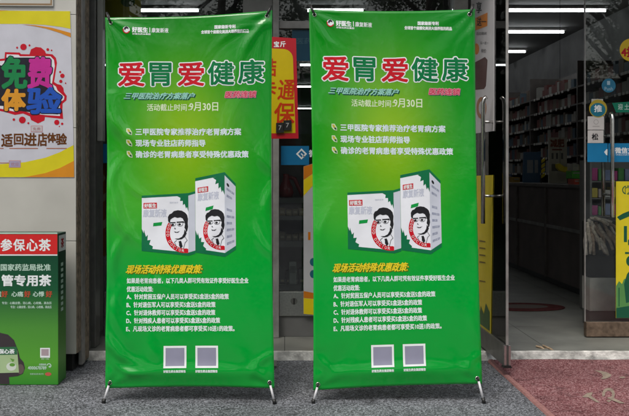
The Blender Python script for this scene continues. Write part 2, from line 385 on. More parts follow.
for px, py in ((276,123), (283.5,120.5)):
    k = MB().prism([(px,py),(px+8,py-.5),(px+8,py+9.5),(px,py+10)], lambda x, y, d: at(x, y, SY-.012)+Vector((0, d, 0)), .008).build('clip', M['black'], sg)
    prt('clip_mark', ink('grey', (.35,.35,.35)), text('7', px+2.5, py+2.5, px+5.5, py+7), front(SY-.012), k)
MB().box(AX(268, SY)-.008, AX(268, SY)+.008, SY+.013, SY+.028, .001, AZ(40, SY)).build('post', M['darksteel'], sg)
MB().box(AX(268, SY)-.1, AX(268, SY)+.05, SY-.05, SY+.1, .0005, .012).build('foot', M['darksteel'], sg)
# poster standing against the centre window
WY = DOOR_Y-.02
t = thing('product_poster', at(308, 316, WY), 'white poster with orange and yellow corner stripes on the glass beside the right banner', 'poster')
MB().prism([(303.5,166.5),(325,160),(325,316),(303.5,314)], lambda x, y, d: at(x, y, WY)+Vector((0, d, 0)), .003).build('sheet', ink('paperwhite', (.52,.52,.54)), t)
f = front(WY)
prt('orange_stripe', ink('orange', (.62,.19,.01)), poly([(303.6,166.6),(325,160.2),(325,165),(303.6,180)]), f, t)
prt('yellow_stripe', YEL, poly([(303.6,180.2),(325,165.2),(325,172),(303.6,196)]), f, t)
prt('yellow_stripe', YEL, poly([(303.6,298),(325,300),(325,315.8),(303.6,313.8)]), f, t)
prt('orange_stripe', ink('orange', (.62,.19,.01)), poly([(303.6,291),(325,295),(325,299.8),(303.6,297.8)]), f, t)
prt('print_mark', ink('teal2', (.02,.14,.2)), disc(313, 262, 3.2, 4) + disc(313, 274, 3.2, 4), f, t)
prt('print_mark', ink('orange', (.62,.19,.01)), rect(308, 232, 310.5, 240), f, t)

# ================================================================= X-BANNER STANDS
def ytop(u): return 17 - 7*u
def uvpx(x, y):
    u = (x-105.5)/168.0; yt = ytop(u); return u, (y-yt)/(388-yt)
def x_banner(label, tl, tr, br, bl, Yb, Yt, seed, rough, creases):
    """a vinyl sheet hooked at four grommets onto a crossed pole stand; corners in photo pixels at depths Yb (bottom) and Yt (top)"""
    TL, TR, BR, BL = at(*tl, Yt), at(*tr, Yt), at(*br, Yb), at(*bl, Yb)
    root = thing('banner_stand', ((BL.x+BR.x)/2, Yb, 0), label, 'banner', 'green health banners outside the shop')
    W, H = (BR-BL).length, (TL-BL).length
    nrm = (TR-TL).cross(BL-TL).normalized()
    if nrm.y > 0: nrm = -nrm
    cs = ((0,0),(1,0),(1,1),(0,1))
    def disp(u, v):
        x, y = u*W, v*H; d = 0.0
        d -= .010*math.sin(math.pi*max(0,min(1,u)))*math.sin(math.pi*max(0,min(1,v)))
        d += rough*.0055*noise.noise((x*3.2+seed, y*2.0, seed)) + rough*.0024*noise.noise((x*8+seed*2, y*4.5, seed+5))
        for i, (cu, cv) in enumerate(cs):
            dx, dy = x-cu*W, y-cv*H; r = math.hypot(dx, dy)
            if r < .75:
                th = math.atan2(abs(dy)+1e-6, abs(dx)+1e-6)
                fade = min(1, r/.06)
                d += (.0042 if i < 2 else .0030)*rough*fade*math.exp(-r/.20)*math.sin(th*(9+seed % 3)+i*2+seed)
        # stiff fold along the lower edge
        bow = .35+.65*math.sin(math.pi*max(0, min(1, u)))
        d += .011*bow*math.exp(-((v-.968+.012*bow)/.016)**2) - .010*bow*max(0, (v-.975)/.025)
        # long slack creases on the left edge of the sheet
        d += rough*.0045*math.exp(-(x/.10)**2)*math.sin(y*11+seed)*(1 if .2 < v < .9 else .4)
        for cx, cy, ang, ln, wd, am in creases:
            dx, dy = (u-cx)*W, (v-cy)*H; ca, sa = math.cos(R(ang)), math.sin(R(ang)); p_, q_ = dx*ca+dy*sa, -dx*sa+dy*ca
            e = (p_/ln)**2 + ((q_+.25*p_*p_/ln)/wd)**2
            if e < 12: d += am*(2.2 if rough > 1 and cx < .2 else 1.8 if rough > 1 else 1.3)*math.exp(-e)
        return d
    def pos(u, v, lift):
        uc = max(0, min(1, u)); vc = max(0, min(1, v))
        uu = u + (.5-uc)*.022*math.sin(math.pi*vc)                       # sides drawn in between the grommets
        P = (TL*(1-uu)+TR*uu)*(1-v) + (BL*(1-uu)+BR*uu)*v
        P = P + Vector((0, 0, -.011*math.sin(math.pi*uc)*(1-vc)**8 + .006*math.sin(math.pi*uc)*vc**20))
        return P + nrm*(disp(u, v)+lift)
    NU, NV = 64, 150; me = bpy.data.meshes.new('print_sheet')
    vs_ = [pos(i/NU, j/NV, 0) for j in range(NV+1) for i in range(NU+1)]
    back = [p - nrm*.0012 for p in vs_]; NN = len(vs_)
    fs = [[j*(NU+1)+i, (j+1)*(NU+1)+i, (j+1)*(NU+1)+i+1, j*(NU+1)+i+1] for j in range(NV) for i in range(NU)]
    fb = [[NN+k for k in q][::-1] for q in fs]
    rim = [i for i in range(NU+1)] + [(j+1)*(NU+1)+NU for j in range(NV)] + [NV*(NU+1)+NU-1-i for i in range(NU)] + [(NV-1-j)*(NU+1) for j in range(NV-1)]
    fr = [[rim[k], rim[(k+1) % len(rim)], NN+rim[(k+1) % len(rim)], NN+rim[k]] for k in range(len(rim))]
    me.from_pydata([tuple(p) for p in vs_+back], [], fs+fb+fr); uvl = me.uv_layers.new(name='print')
    for lp in me.loops:
        k = lp.vertex_index % NN; uvl.data[lp.index].uv = ((k % (NU+1))/NU, (k//(NU+1))/NV)
    for q in me.polygons: q.use_smooth = q.index < len(fs)+len(fb)
    me.materials.append(M['vinyl']); me.transform(root.matrix_world.inverted())
    sh = bpy.data.objects.new('print_sheet', me); COL.objects.link(sh); sh.parent = root
    sh.matrix_world = root.matrix_world.copy(); sh.matrix_basis = Matrix()
    mp = lambda x, y, l: pos(*uvpx(x, y), l)
    CUT = 3.2
    G = vs_
    def gn(i, j):
        i0, i1, j0, j1 = max(i-1,0), min(i+1,NU), max(j-1,0), min(j+1,NV)
        k = (G[j*(NU+1)+i1]-G[j*(NU+1)+i0]).cross(G[j1*(NU+1)+i]-G[j0*(NU+1)+i]).normalized(); return k if k.dot(nrm) > 0 else -k
    NG = [[gn(i, j) for i in range(NU+1)] for j in range(NV+1)]
    def nf(x, y):                           # the sheet's own normal, so that print and vinyl shine alike
        u, v = uvpx(x, y); fx, fy = max(0, min(NU-.001, u*NU)), max(0, min(NV-.001, v*NV)); i, j = int(fx), int(fy); a, b_ = fx-i, fy-j
        return ((NG[j][i]*(1-a)+NG[j][i+1]*a)*(1-b_) + (NG[j+1][i]*(1-a)+NG[j+1][i+1]*a)*b_).normalized()
    def P(name, m, shape, off=.0006, cut=CUT): return prt(name, m, shape, mp, sh, off, cut, None, nf)
    # --- head lines
    P('emblem', WHITE, disc(126.9, 29.2, 3.6)); P('emblem', RED, arc(126.9, 29.2, 2.7, 3.7, 20, 200), .001)
    P('emblem', BLACK, poly([(124.6,28.6),(125.2,26.4),(127.2,25.6),(129,26.6),(129.2,28.8),(128.2,28),(126.6,28),(125.6,29.6)]), .001)
    P('text_line', WHITE, text('好医生', 132.8, 26, 148.2, 31.4, .3)); P('text_line', WHITE, rect(150, 26, 150.7, 31.4))
    P('text_line', WHITE, text('康复新液', 152.2, 26.3, 169, 31.2, .12)); P('text_line', WHITE, text('好医生药业集团', 133, 32.2, 151, 34.0, .08))
    P('text_line', WHITE, text('国家级新专利', 215.5, 23.4, 236.5, 27.2, .22)); P('text_line', WHITE, text('全球首个规模化美洲大蠊养殖的药品', 202, 28.6, 250, 32.2, .2))
    # --- headline: white contour, green or red core
    for ch, x0, x1, y0, y1, r in (('爱',118,144,63,86.5,1), ('胃',150,171.5,63,86,0), ('爱',178.5,204.5,62.5,86,1), ('健',209,235,61.5,85,0), ('康',240,265.5,60.5,84,0)):
        P('headline', WHITE, text(ch, x0, y0, x1, y1, 1.75, dirs=12), .0006)
        P('headline', RED if r else ink('headgreen', (.0,.17,.05), .4, .25), text(ch, x0, y0, x1, y1, .62, dirs=6), .0016)
    P('text_line', ink('shadowgreen', (.0,.07,.05)), text('三甲医院治疗方案落户', 125.2, 94.4, 195.5, 101, .35, .45), .0006)
    P('text_line', ink('mint', (.30,.62,.52)), text('三甲医院治疗方案落户', 124.4, 93.4, 194.6, 100, .25, .45), .001)
    P('text_line', ink('shadowgreen', (.0,.07,.05)), text('医药连锁', 227.4, 93.4, 258.6, 99.6, .35, .2), .0006)
    P('text_line', ink('rose', (.75,.30,.38)), text('医药连锁', 226.6, 92.2, 257.8, 98.6, .65, .2, dirs=6), .001)
    P('text_line', ink('redink', (.55,.02,.07)), text('医药连锁', 226.6, 92.2, 257.8, 98.6, .12, .2), .0015)
    P('text_line', ink('paleyellow', (.70,.80,.55)), text('活动截止时间：', 146.8, 105, 190, 112, .12))
    P('text_line', ink('paleyellow', (.70,.80,.55)), text('9月30日', 190, 103.2, 219, 112, .2))
    # --- three points
    for k, (s, y, x1) in enumerate((('三甲医院专家推荐治疗老胃病方案', 133.2, 242.5), ('现场专业驻店药师指导', 144.7, 206), ('确诊的老胃病患者享受特殊优惠政策', 156, 250))):
        P('text_line', ink('paleblue', (.66,.76,.80)), text(s, 135, y-3.4, x1, y+3.4, .32))
        P('leaf_bullet', ink('pale', (.62,.72,.5)), poly([(125.8,y-3.4),(129,y-3.4),(131.4,y+.6),(131.4,y+3.4),(128,y+2.6),(125.8,y)]))
        P('leaf_bullet', ink('gold', (.50,.42,.03)), poly([(126.4,y-2.6),(128.6,y-2.4),(130,y+.6),(127.4,y)]), .001)
        P('leaf_bullet', ink('deepgreen', (.0,.10,.02)), poly([(128.2,y+.4),(130.6,y+.4),(130.8,y+2.8),(129,y+1.8)]), .0014)
    # --- the two medicine packs
    DG = ink('packgreen', (.0,.15,.055)); PW = ink('packwhite', (.80,.82,.87)); PG = ink('packgrey', (.55,.58,.68)); PS = ink('packside', (.55,.58,.66))
    def pack(tl_, tr_, br_, bl_, sr, sbr, tb_, name='pack'):
        q = quad(tl_, tr_, br_, bl_)
        P('medicine_pack', PW, xform(rect(0,0,1,1), q), .0006)
        P('medicine_pack', PS, poly([tr_, sr, sbr, br_]), .0006)
        P('pack_print', DG, poly([tl_, tr_, (tr_[0], tr_[1]+tb_), (tl_[0], tl_[1]+tb_)]), .001)
        P('pack_print', DG, poly([tr_, sr, (sr[0], sr[1]+tb_), (tr_[0], tr_[1]+tb_)]), .001)
        P('pack_print', DG, poly([(bl_[0], bl_[1]-tb_*1.3), (br_[0], br_[1]-tb_*1.3), br_, bl_]), .001)
        P('pack_print', DG, poly([(br_[0], br_[1]-tb_*1.3), (sbr[0], sbr[1]-tb_*1.3), sbr, br_]), .001)
        return q
    def portrait(cx, cy, s, xr):
        k = lambda pts: [(min(cx+px*s, xr), cy+py*s) for px, py in pts]
        hair = [(-14,-2.4),(-15,-4.6),(-15.2,-9),(-13.6,-12),(-11,-13),(-8.6,-15.6),(-4,-16.6),(.6,-16),(4.4,-13.8),(6.4,-11.4),(7.6,-7),(7.2,-2),(7.6,2),(6.6,6.6),(5.2,8),(4.6,4.6),(3.4,3),(4.2,-1),(3,-4.6),(1.4,-7.4),(-1,-8.6),(-4.6,-8),(-7.6,-9),(-10.4,-7.6),(-12.4,-6),(-13,-3)]
        low = lambda x, y, rx, ry: stroke(k([(x+rx*math.cos(R(a)), y+ry*math.sin(R(a))) for a in range(-10, 191, 25)]), .45*s)
        P('pack_portrait', RED, arc(cx+4*s, cy+9*s, 17*s, 22*s, 82, 212, 26), .0011, 3)
        P('pack_portrait', RED, poly([(cx+6*s, cy+26*s), (xr, cy+26.6*s), (xr, cy+31*s), (cx+6*s, cy+31*s)]), .0011, 3)
        P('pack_portrait', BLACK, poly(k(hair)), .0014, 3)
        P('pack_portrait', BLACK, poly(k([(-13.2,-3.2),(-6.6,-3.4),(-6.6,-2.2),(-12.8,-2.0)])) + poly(k([(-5.4,-3.8),(3,-4.4),(2.6,-2.9),(-5.2,-2.5)])) + disc(cx-9.8*s, cy-.5*s, 1.5*s, 1.15*s) + disc(cx-2*s, cy-.8*s, 1.6*s, 1.2*s) + low(-9.6,-1,3,2.2) + low(-1.6,-1.2,3.3,2.4) + stroke(k([(1.8,-2.6),(4.6,-3)]), .6*s), .0014, 0)
        P('pack_portrait', BLACK, poly(k([(-8.6,7),(-5,7.7),(-1.6,6.4),(-4,8.4),(-7,8.3)])) + poly(k([(3.6,4.6),(6,9),(4,13),(.4,15.6),(-4,16.2),(-7.6,15),(-3,14.8),(.6,13),(2.8,9.4)])) + poly(k([(-7.6,2.6),(-6,4.4),(-7.8,4.4)])), .0018, 0)
        P('pack_portrait', BLACK, poly(k([(-3.2,18),(-.6,17.4),(.2,19),(1.4,23.6),(-.8,26),(-2.6,22.6),(-2.6,20)])) + stroke(k([(-5.4,17),(-8,19),(-6.4,21.6),(-5,26)]), .5*s) + stroke(k([(4.4,13.4),(6.6,17),(4.2,19.4),(2.4,26)]), .5*s), .0018, 0)
        for i, ch in enumerate('GOOD DOCTOR'):
            if ch == ' ': continue
            a = R(206-i*11.0); g = text(ch, -1.3*s, -1.5*s, 1.3*s, 1.5*s); ca, sa = math.cos(a), math.sin(a); ox, oy = cx+4*s+19.4*s*ca, cy+9*s+19.4*s*sa
            P('pack_print', WHITE, xform(g, lambda x, y: (ox + x*sa + y*ca, oy - x*ca + y*sa)), .0016, 0)
    q = pack((141,197.5), (188.4,195), (188.4,257.5), (141,252.7), (195.4,193), (195.4,255.5), 2.4)
    P('pack_print', DG, xform(poly([(0,.97),(0,.60),(.04,.68),(.045,.62),(.09,.74),(.13,.70),(.12,.80),(.19,.79),(.16,.87),(.24,.90),(.22,.97)]), q), .0011)
    P('pack_print', DG, xform(poly([(.74,.03),(1,.03),(1,.30),(.97,.22),(.95,.25),(.92,.17),(.88,.19),(.88,.12),(.82,.12),(.83,.07)]), q), .0011)
    portrait(181.2, 227, .90, 188.2)
    P('pack_print', RED, xform(rect(.035,.135,.325,.235), q), .0011); P('pack_print', WHITE, xform(text('好医生', .055,.15,.305,.22,.004), q), .0016)
    P('pack_print', PG, xform(text('康复新液', .03,.25,.53,.385,.006), q), .0011)
    P('pack_print', ink('bright', (.0,.30,.05)), xform(poly([(.25,.49),(.44,.47),(.42,.53),(.24,.55)]), q), .0011)
    P('pack_print', PG, xform(text('国药准字', .6,.13,.78,.16), q), .0011)
    q = pack((195.6,180), (225.6,174), (225.6,258.7), (195.6,254.4), (236.8,185.4), (236.8,251.5), 3)
    P('pack_print', DG, xform(poly([(0,.98),(0,.70),(.06,.77),(.08,.73),(.13,.81),(.2,.79),(.19,.85),(.3,.85),(.26,.90),(.36,.93),(.34,.98)]), q), .0011)
    P('pack_print', DG, xform(poly([(.60,.04),(1,.03),(1,.27),(.94,.21),(.9,.235),(.86,.165),(.79,.185),(.79,.115),(.68,.125),(.71,.075)]), q), .0011)
    portrait(218.9, 225.3, .86, 225.4)
    P('pack_print', RED, xform(rect(.08,.135,.44,.205), q), .0011); P('pack_print', WHITE, xform(text('好医生', .11,.145,.41,.195,.004), q), .0016)
    P('pack_print', PG, xform(text('康复新液', .08,.215,.80,.31,.006), q), .0011)
    P('pack_print', ink('bright', (.0,.30,.05)), xform(poly([(.36,.405),(.62,.385),(.59,.43),(.34,.45)]), q), .0011)
    qs = quad((225.6,174), (236.8,185.4), (236.8,251.5), (225.6,258.7))
    for k in range(9):
        if k in (2,): continue
        P('pack_print', ink('packtext', (.13,.16,.28)), xform(text('康复新液口服液', .18,.16+k*.085,.86-.2*(k % 2),.195+k*.085), qs), .0011, 0)
    P('pack_print', BLACK, xform(disc(.3,.12,.12,.02), qs), .0011)
    # --- small print
    P('text_line', ink('goldshade', (.10,.16,.0)), text('现场活动特殊优惠政策:', 126.7, 267.4, 203.2, 276, .35, .35))
    P('text_line', ink('gold2', (.80,.62,.02)), text('现场活动特殊优惠政策:', 126, 266.6, 202.4, 275.2, .28, .35), .001)
    small = ink('smallwhite', (.74,.84,.82))
    for s, x1, y in (('如果是老胃病患者，以下几类人群可凭有效证件享受好医生企业', 249, 282.3), ('优惠活动政策:', 152.5, 290.6),
                     ('A、针对贫困五保户人员可以享受买5盒送5盒的政策', 229, 298), ('B、针对退伍军人可以享受买5盒送5盒的政策', 215.5, 306),
                     ('C、针对退休教师可以享受买5盒送5盒的政策', 215.2, 313.8), ('D、针对残疾人患者可以享受买5盒送5盒的政策', 220, 321.6),
                     ('E、凡现场义诊的老胃病患者都可享受买10送1的政策。', 234.5, 329.6)):
        P('text_line', small, text(s, 126, y-2.7, x1, y+2.7, .2))
    for x0, x1 in ((163.5,186.2), (195.2,217.8)):       # blank squares where the scan codes are printed
        P('blank_square', WHITE, rect(x0, 346.6, x1, 368.4)); P('blank_square', ink('greyviolet', (.27,.27,.36)), rect(x0+2, 348.6, x1-2, 366.4), .001)
        P('text_line', small, text('好医生药业集团微信', x0+.2, 370.4, x1-.6, 373, .15))
    # --- grommets, hooks, crossed poles
    def ring(cu, cv):
        o = pos(cu, cv, .001); e1 = (pos(cu+.01, cv, .001)-pos(cu-.01, cv, .001)).normalized(); e2 = nrm.cross(e1)
        pts = [o + (e1*math.cos(2*math.pi*k/16)+e2*math.sin(2*math.pi*k/16))*.0085 for k in range(17)]
        g = MB().tube(pts, .0028, 6, False).build('grommet', M['chrome'], root, True)
        dk = MB(); dk.v = [tuple(o - nrm*.0003 + (e1*math.cos(2*math.pi*k/16)+e2*math.sin(2*math.pi*k/16))*.0068) for k in range(16)]; dk.f = [list(range(16))]
        dk.build('eyelet_hole', M['black'], g); return o
    hub = (TL+TR+BL+BR)/4 - nrm*.10
    MB().tube([hub + Vector((0,-.03,0)), hub + Vector((0,.05,0))], .035, 14).build('hub', M['black'], root)
    for cu, cv, sx in ((.033,.014,-1), (.967,.014,1)):
        o = ring(cu, cv); tip = o + Vector((sx*.022, .012, .052))
        MB().tube([o + nrm*.004 + Vector((-sx*.002,0,-.004)), o + nrm*.010 + Vector((sx*.004,0,.010)), o + nrm*.006 + Vector((sx*.014,0,.032)), tip], [.004,.0055,.0055,.005], 8).build('hook', M['black'], root, True)
        mid = (hub+tip)/2 + Vector((0,.05,0))
        MB().tube([hub, mid, tip], .0055, 8).build('pole', M['darksteel'], root, True)
    for cu, cv, sx in ((.028,.985,-1), (.972,.985,1)):
        o = ring(cu, cv); foot = Vector((o.x + sx*.026, o.y-.03, .002)); kn = o + nrm*.012 + Vector((sx*.004,0,-.012))
        MB().tube([o - nrm*.002, o + nrm*.010 + Vector((0,0,.004)), kn], .004, 8).build('hook', M['black'], root, True)
        d = (foot-kn); MB().tube([kn, kn + d*.78], .0058, 10).build('leg_tip', ink('silver', (.6,.6,.62), .3, .6), root, True)
        MB().tube([kn + d*.76, foot], [.0085,.0105], 10).build('rubber_foot', M['black'], root, True)
        MB().tube([hub, (hub+o)/2 + Vector((0,.03,0)), o + Vector((0,.02,-.01)), kn + d*.3 + Vector((0,.006,0))], .0055, 8).build('pole', M['darksteel'], root, True)
    MB().tube([hub + Vector((0,.03,0)), Vector((hub.x, hub.y+.42, .008))], .0055, 8).build('rear_leg', M['darksteel'], root)
    return root
x_banner('green health banner standing on the left, creased and beside the poster pillar', (105,17.5), (272.3,10.5), (274.5,388), (105,388.5), 4.0, 4.10, 3.3, 1.35,
         [(.88,.07,128,.16,.014,.0045), (.93,.09,105,.16,.011,.0040), (.80,.045,160,.14,.013,.0035), (.07,.30,60,.09,.030,.0085), (.12,.345,75,.05,.020,.0045), (.03,.45,95,.10,.020,.0065), (.07,.55,70,.11,.026,.0080),
          (.04,.66,100,.12,.020,.0060), (.16,.47,50,.07,.016,.0030), (.95,.40,70,.07,.022,.0065), (.965,.52,100,.12,.020,.0065), (.93,.62,60,.08,.018,.0040), (.06,.90,50,.10,.026,.0075), (.13,.955,20,.09,.014,.0050),
          (.05,.80,85,.10,.018,.0050), (.92,.93,140,.09,.016,.0040), (.30,.72,40,.10,.030,.0030), (.62,.60,120,.12,.035,.0030), (.75,.30,100,.14,.040,.0035), (.28,.90,75,.07,.02,.0030)])
x_banner('green health banner standing on the right, smoother and beside the open door', (308.8,9.5), (475,9), (482.3,384), (313.3,390.5), 4.0, 4.10, 8.1, .85,
         [(.08,.07,50,.12,.014,.0030), (.10,.10,65,.14,.012,.0025), (.93,.08,125,.12,.014,.0030), (.04,.60,95,.12,.020,.0040), (.97,.60,90,.16,.018,.0045), (.96,.85,80,.14,.018,.0050), (.05,.93,45,.08,.018,.0045), (.94,.94,135,.08,.016,.0040)])

# ================================================================= LEFT: poster and tea box
def tri(pts): return poly(pts)
PO = PY-.0
po = thing('trial_poster', at(30, 177, PO), 'white, yellow and orange poster with big coloured characters on the tiled pillar', 'poster')
MB().prism([(-60,10),(70.3,11),(74.3,177.5),(-60,177.5)], lambda x, y, d: at(x, y, PO-.003)+Vector((0, d, 0)), .0028).build('sheet', ink('posterwhite', (.56,.56,.62), .22, .5), po)
f = front(PO-.003)
def pp(name, m, sh, off): return prt(name, m, sh, f, po, off)
PYEL = ink('posteryellow', (.66,.58,.02), .25); POR = ink('posterorange', (.64,.25,.02), .25)
pp('yellow_band', PYEL, poly([(-60,10.2),(70.1,11.2),(70.6,29),(62,27.2),(45,25),(25,24),(0,24),(-60,28)]), .0006)
pp('orange_band', POR, poly([(-60,9.9),(-60,13),(0,11.2),(9,10.6)]), .001)
pp('orange_band', POR, poly([(22,24.6),(36,25.4),(52,27.8),(70.6,33),(70.8,37.4),(60,33),(46,28.6),(34,26.2)]), .001)
pp('yellow_band', PYEL, poly([(-60,168),(-20,164.5),(0,164.2),(25,162.2),(45,157.8),(60,152.2),(73.6,145),(74.2,177.2),(-60,177.2)]), .0006)
pp('orange_band', POR, poly([(24,177.2),(45,173.2),(60,168),(74,160.8),(74.2,177.2)]), .001)
# red bubbles and contour
PRED = ink('posterred', (.52,.01,.025), .25)
out = [(-30,58),(0,59),(4.5,58.5),(5,52.2),(19.5,52.6),(21,54.2),(29.5,54.4),(31,49.4),(36,47),(41,47.6),(45,51),(46,53.6),(52.5,54.4),(56,58),(57,63),(56,70),(54,82),(57.5,84.2),(61,85),(63.4,88),(64,92),(66.8,96),(66.4,100.5),(62.6,103.6),(62.4,110),(63.2,119),(45,117),(44.5,120.5),(38,123.5),(31,120),(30,116.4),(23,113.5),(15,115),(5,112),(0,111),(-30,112)]
pp('red_contour', PRED, poly(out), .0006)
inn = [(-30,60.5),(0,61.2),(6.2,60.6),(6.8,54.4),(18.6,54.8),(20,56.4),(50.6,56.4),(54,60),(54.8,66),(52,84),(56,86.5),(57.6,90.5),(64.4,96.6),(64,99.6),(60,102.4),(60,116),(46,115.2),(31,113.4),(24,111),(22,109.4),(16,112),(5,109.6),(0,108.6),(-30,109)]
pp('white_contour', ink('posterwhite2', (.70,.70,.74), .25), poly(inn), .001)
for x, y, r in ((23.5,47,3.2), (29.5,45.4,1), (17.2,47.7,1), (47.8,49.6,1.4), (51.6,50.4,.8), (60.2,72,1), (62.4,75.8,2.2), (60.8,81.4,1.6), (65.6,83.2,.7), (22.4,120,3.4), (13.9,119.6,1.3), (28.4,123.2,1), (56.8,122.4,2.6), (62.2,123.8,1.2), (59.4,126.4,.6)): pp('red_bubble', PRED, disc(x, y, r), .0012)
PB = ink('posterblack', (.02,.02,.03), .25)
pp('dark_backing', PB, poly([(6,57.6),(50,57.6),(52,71),(48.5,84.5),(52,88),(56,93),(62,97),(58.5,101.5),(58,114.5),(28,112),(17,110.5),(3,106),(-12,105),(-12,62),(3,66)]), .0014)
HL = ink('paint_gloss', (.72,.72,.76), .25)
for ch, x0, y0, x1, y1, c in (('免',2.5,57.5,26.5,88,('postergreen',(.015,.22,.07))), ('费',28.5,58,51.5,88,('postermagenta',(.52,.03,.28))), ('体',2.5,90,25,110,('posteramber',(.68,.30,.03))), ('验',27.5,88,61,113,('posterblue',(.02,.09,.45)))):
    pp('big_character', PB, text(ch, x0, y0, x1, y1, 2.1, dirs=14), .0018)
    pp('big_character', ink(c[0], c[1], .25), text(ch, x0, y0, x1, y1, 1.2, dirs=10), .0028)
pp('big_character', ink('postermagenta', (.52,.03,.28), .25), text('验', -34, 62, -8, 104, 1.2, dirs=8), .0018)
pp('stamp', ink('stampred', (.50,.28,.30)), rect(30.8,125.6,42.6,132.2), .001); pp('stamp', ink('stampgrey', (.50,.48,.50)), rect(31.6,126.4,41.8,131.4), .0014)
pp('stamp', ink('stampink', (.42,.16,.18)), text('免费', 33, 127.4, 40.6, 130.6), .0018)
BRN = ink('posterbrown', (.13,.045,.012), .25)
pp('text_line', BRN, text('适', 1.6, 134, 12.6, 146.6, .5), .001); pp('text_line', BRN, text('回', 14.2, 134, 23.2, 144.6, .5), .001); pp('text_line', BRN, text('进', 24.4, 133.4, 36.4, 145.6, .5), .001)
pp('text_line', BRN, text('店', 37.8, 133, 47, 146, .5), .001); pp('text_line', BRN, text('体', 47.4, 133.2, 56, 142.4, .5), .001); pp('text_line', BRN, text('验', 56.2, 133.6, 66.6, 144.4, .5), .001)
pp('underline', ink('rustline', (.40,.13,.06)), rect(-20,148,3.6,148.8)+rect(9.4,148,38,148.8)+rect(46.4,148,66.8,148.8), .001)
pp('stamp', ink('stampred', (.50,.28,.30)), rect(9,160.4,20.8,167.6), .0014); pp('stamp', ink('stampblue', (.36,.34,.48)), rect(9.8,161.2,20,166.8), .0018)
pp('stamp', ink('stampink', (.42,.16,.18)), text('欢迎', 11, 162.4, 19, 166), .0022)
pp('underline', ink('rustline', (.40,.13,.06)), rect(-20,162.6,9,163.2), .0014)
# framed plaque above the poster: only its lower corner reaches into view
pl = thing('wall_plaque', at(25, 5, PY), 'cream plaque with thin brown border on the pillar above the poster', 'plaque')
MB().prism([(-60,-40),(53,-40),(53,6.2),(-60,5.4)], lambda x, y, d: at(x, y, PY-.012)+Vector((0, d, 0)), .011).build('panel', M['tile'], pl)
prt('border', ink('plaquebrown', (.26,.17,.09)), poly([(-60,2.8),(50.4,3.6),(50.4,-30),(52,-30),(52,5.4),(-60,4.6)]), front(PY-.012), pl)

# tea carton
BY = 4.32
def carton_mat():
    m = mat('carton_print', (.02,.15,.03), .42, .4); n = m.node_tree; b = n.nodes['Principled BSDF']; tc = n.nodes['Texture Coordinate']
    sp = n.nodes.new('ShaderNodeSeparateXYZ'); n.links.new(tc.outputs['Object'], sp.inputs[0])
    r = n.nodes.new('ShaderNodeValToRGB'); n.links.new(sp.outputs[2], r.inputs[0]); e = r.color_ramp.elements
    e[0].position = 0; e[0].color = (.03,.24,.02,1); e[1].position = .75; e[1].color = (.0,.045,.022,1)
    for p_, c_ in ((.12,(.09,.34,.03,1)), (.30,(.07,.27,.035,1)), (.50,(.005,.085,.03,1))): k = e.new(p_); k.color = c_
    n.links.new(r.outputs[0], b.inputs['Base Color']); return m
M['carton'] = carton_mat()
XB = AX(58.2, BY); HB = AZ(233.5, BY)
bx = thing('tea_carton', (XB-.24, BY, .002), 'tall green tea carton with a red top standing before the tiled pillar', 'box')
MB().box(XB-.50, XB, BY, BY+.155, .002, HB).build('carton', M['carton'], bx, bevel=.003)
f = front(BY)
def pb(name, m, sh, off=.0008): return prt(name, m, sh, f, bx, off)
pb('red_header', ink('cartonred', (.62,.02,.02)), rect(-36,234.3,57.4,254.2)); pb('white_rule', WHITE, rect(-36,254.4,57.4,255.6)); pb('white_rule', ink('palegreen', (.45,.6,.5)), rect(-36,232.4,57.4,233.9))
pb('text_line', WHITE, text('丹', -12, 239.5, -1.5, 250.8, .3), .0012)
for ch, x0, x1 in (('参',.8,12), ('保',13.6,24.8), ('心',26.8,37.6), ('茶',39,50.6)): pb('text_line', WHITE, text(ch, x0, 239.2, x1, 250.8, .4), .0012)
pb('text_line', ink('palemint', (.48,.66,.55)), text('国家药监局批准', .8, 264, 50.6, 270.6, .2))
pb('text_line', WHITE, text('血', -12, 275.6, -.8, 285.4, .5)); pb('text_line', WHITE, text('管专用茶', 1.8, 275, 51, 285.8, .55))
for s_, x0, x1 in (('心慌',-9,1), ('心痛',11.6,23.2), ('心悸',33,44.2)): pb('text_line', ink('palemint', (.48,.66,.55)), text(s_, x0, 291.4, x1, 296.6, .2))
for x0 in (1.6, 24.4, 46): pb('red_mark', ink('markred', (.45,.07,.03)), text('好', x0, 291, x0+6, 297, .35))
for y_, x0 in ((303, 2), (307, 10.6)): pb('text_line', ink('palemint', (.48,.66,.55)), text('专治：心脑血管，冠心病，心绞痛，高血压', x0, y_-1.4, 51.6, y_+1.3, .08))
# printed figure holding a pack (photo print on the carton)
pb('printed_figure', ink('jacket', (.045,.035,.04)), poly([(-36,335),(-12,332),(0,332.6),(8,334.5),(14,340),(18,350),(20,358),(23.6,362),(25,368),(23,373.6),(18,376),(9,377),(9.6,384),(-36,384)]))
pb('printed_figure', ink('handgrey', (.12,.09,.08)), disc(20.5, 369, 3.6, 5), .0012)
pb('printed_pack', ink('packmint', (.38,.52,.28)), poly([(-36,351),(17.4,350.4),(19,372.4),(-36,374)]), .0016)
pb('printed_pack', ink('packdeep', (.03,.14,.06)), poly([(-36,348),(16.8,346.6),(17.5,354.4),(-36,355.6)]), .002)
pb('printed_pack', WHITE, text('保心茶', -1, 349, 14.6, 353.6, .25), .0024)
pb('printed_pack', ink('cupwhite', (.62,.68,.6)), disc(11.4, 366.4, 5, 4.2), .002); pb('printed_pack', ink('cupgreen', (.12,.32,.05)), disc(12.4, 364.6, 2.8, 1.7) + poly([(10,358),(14.6,359.4),(13,362)]), .0024)
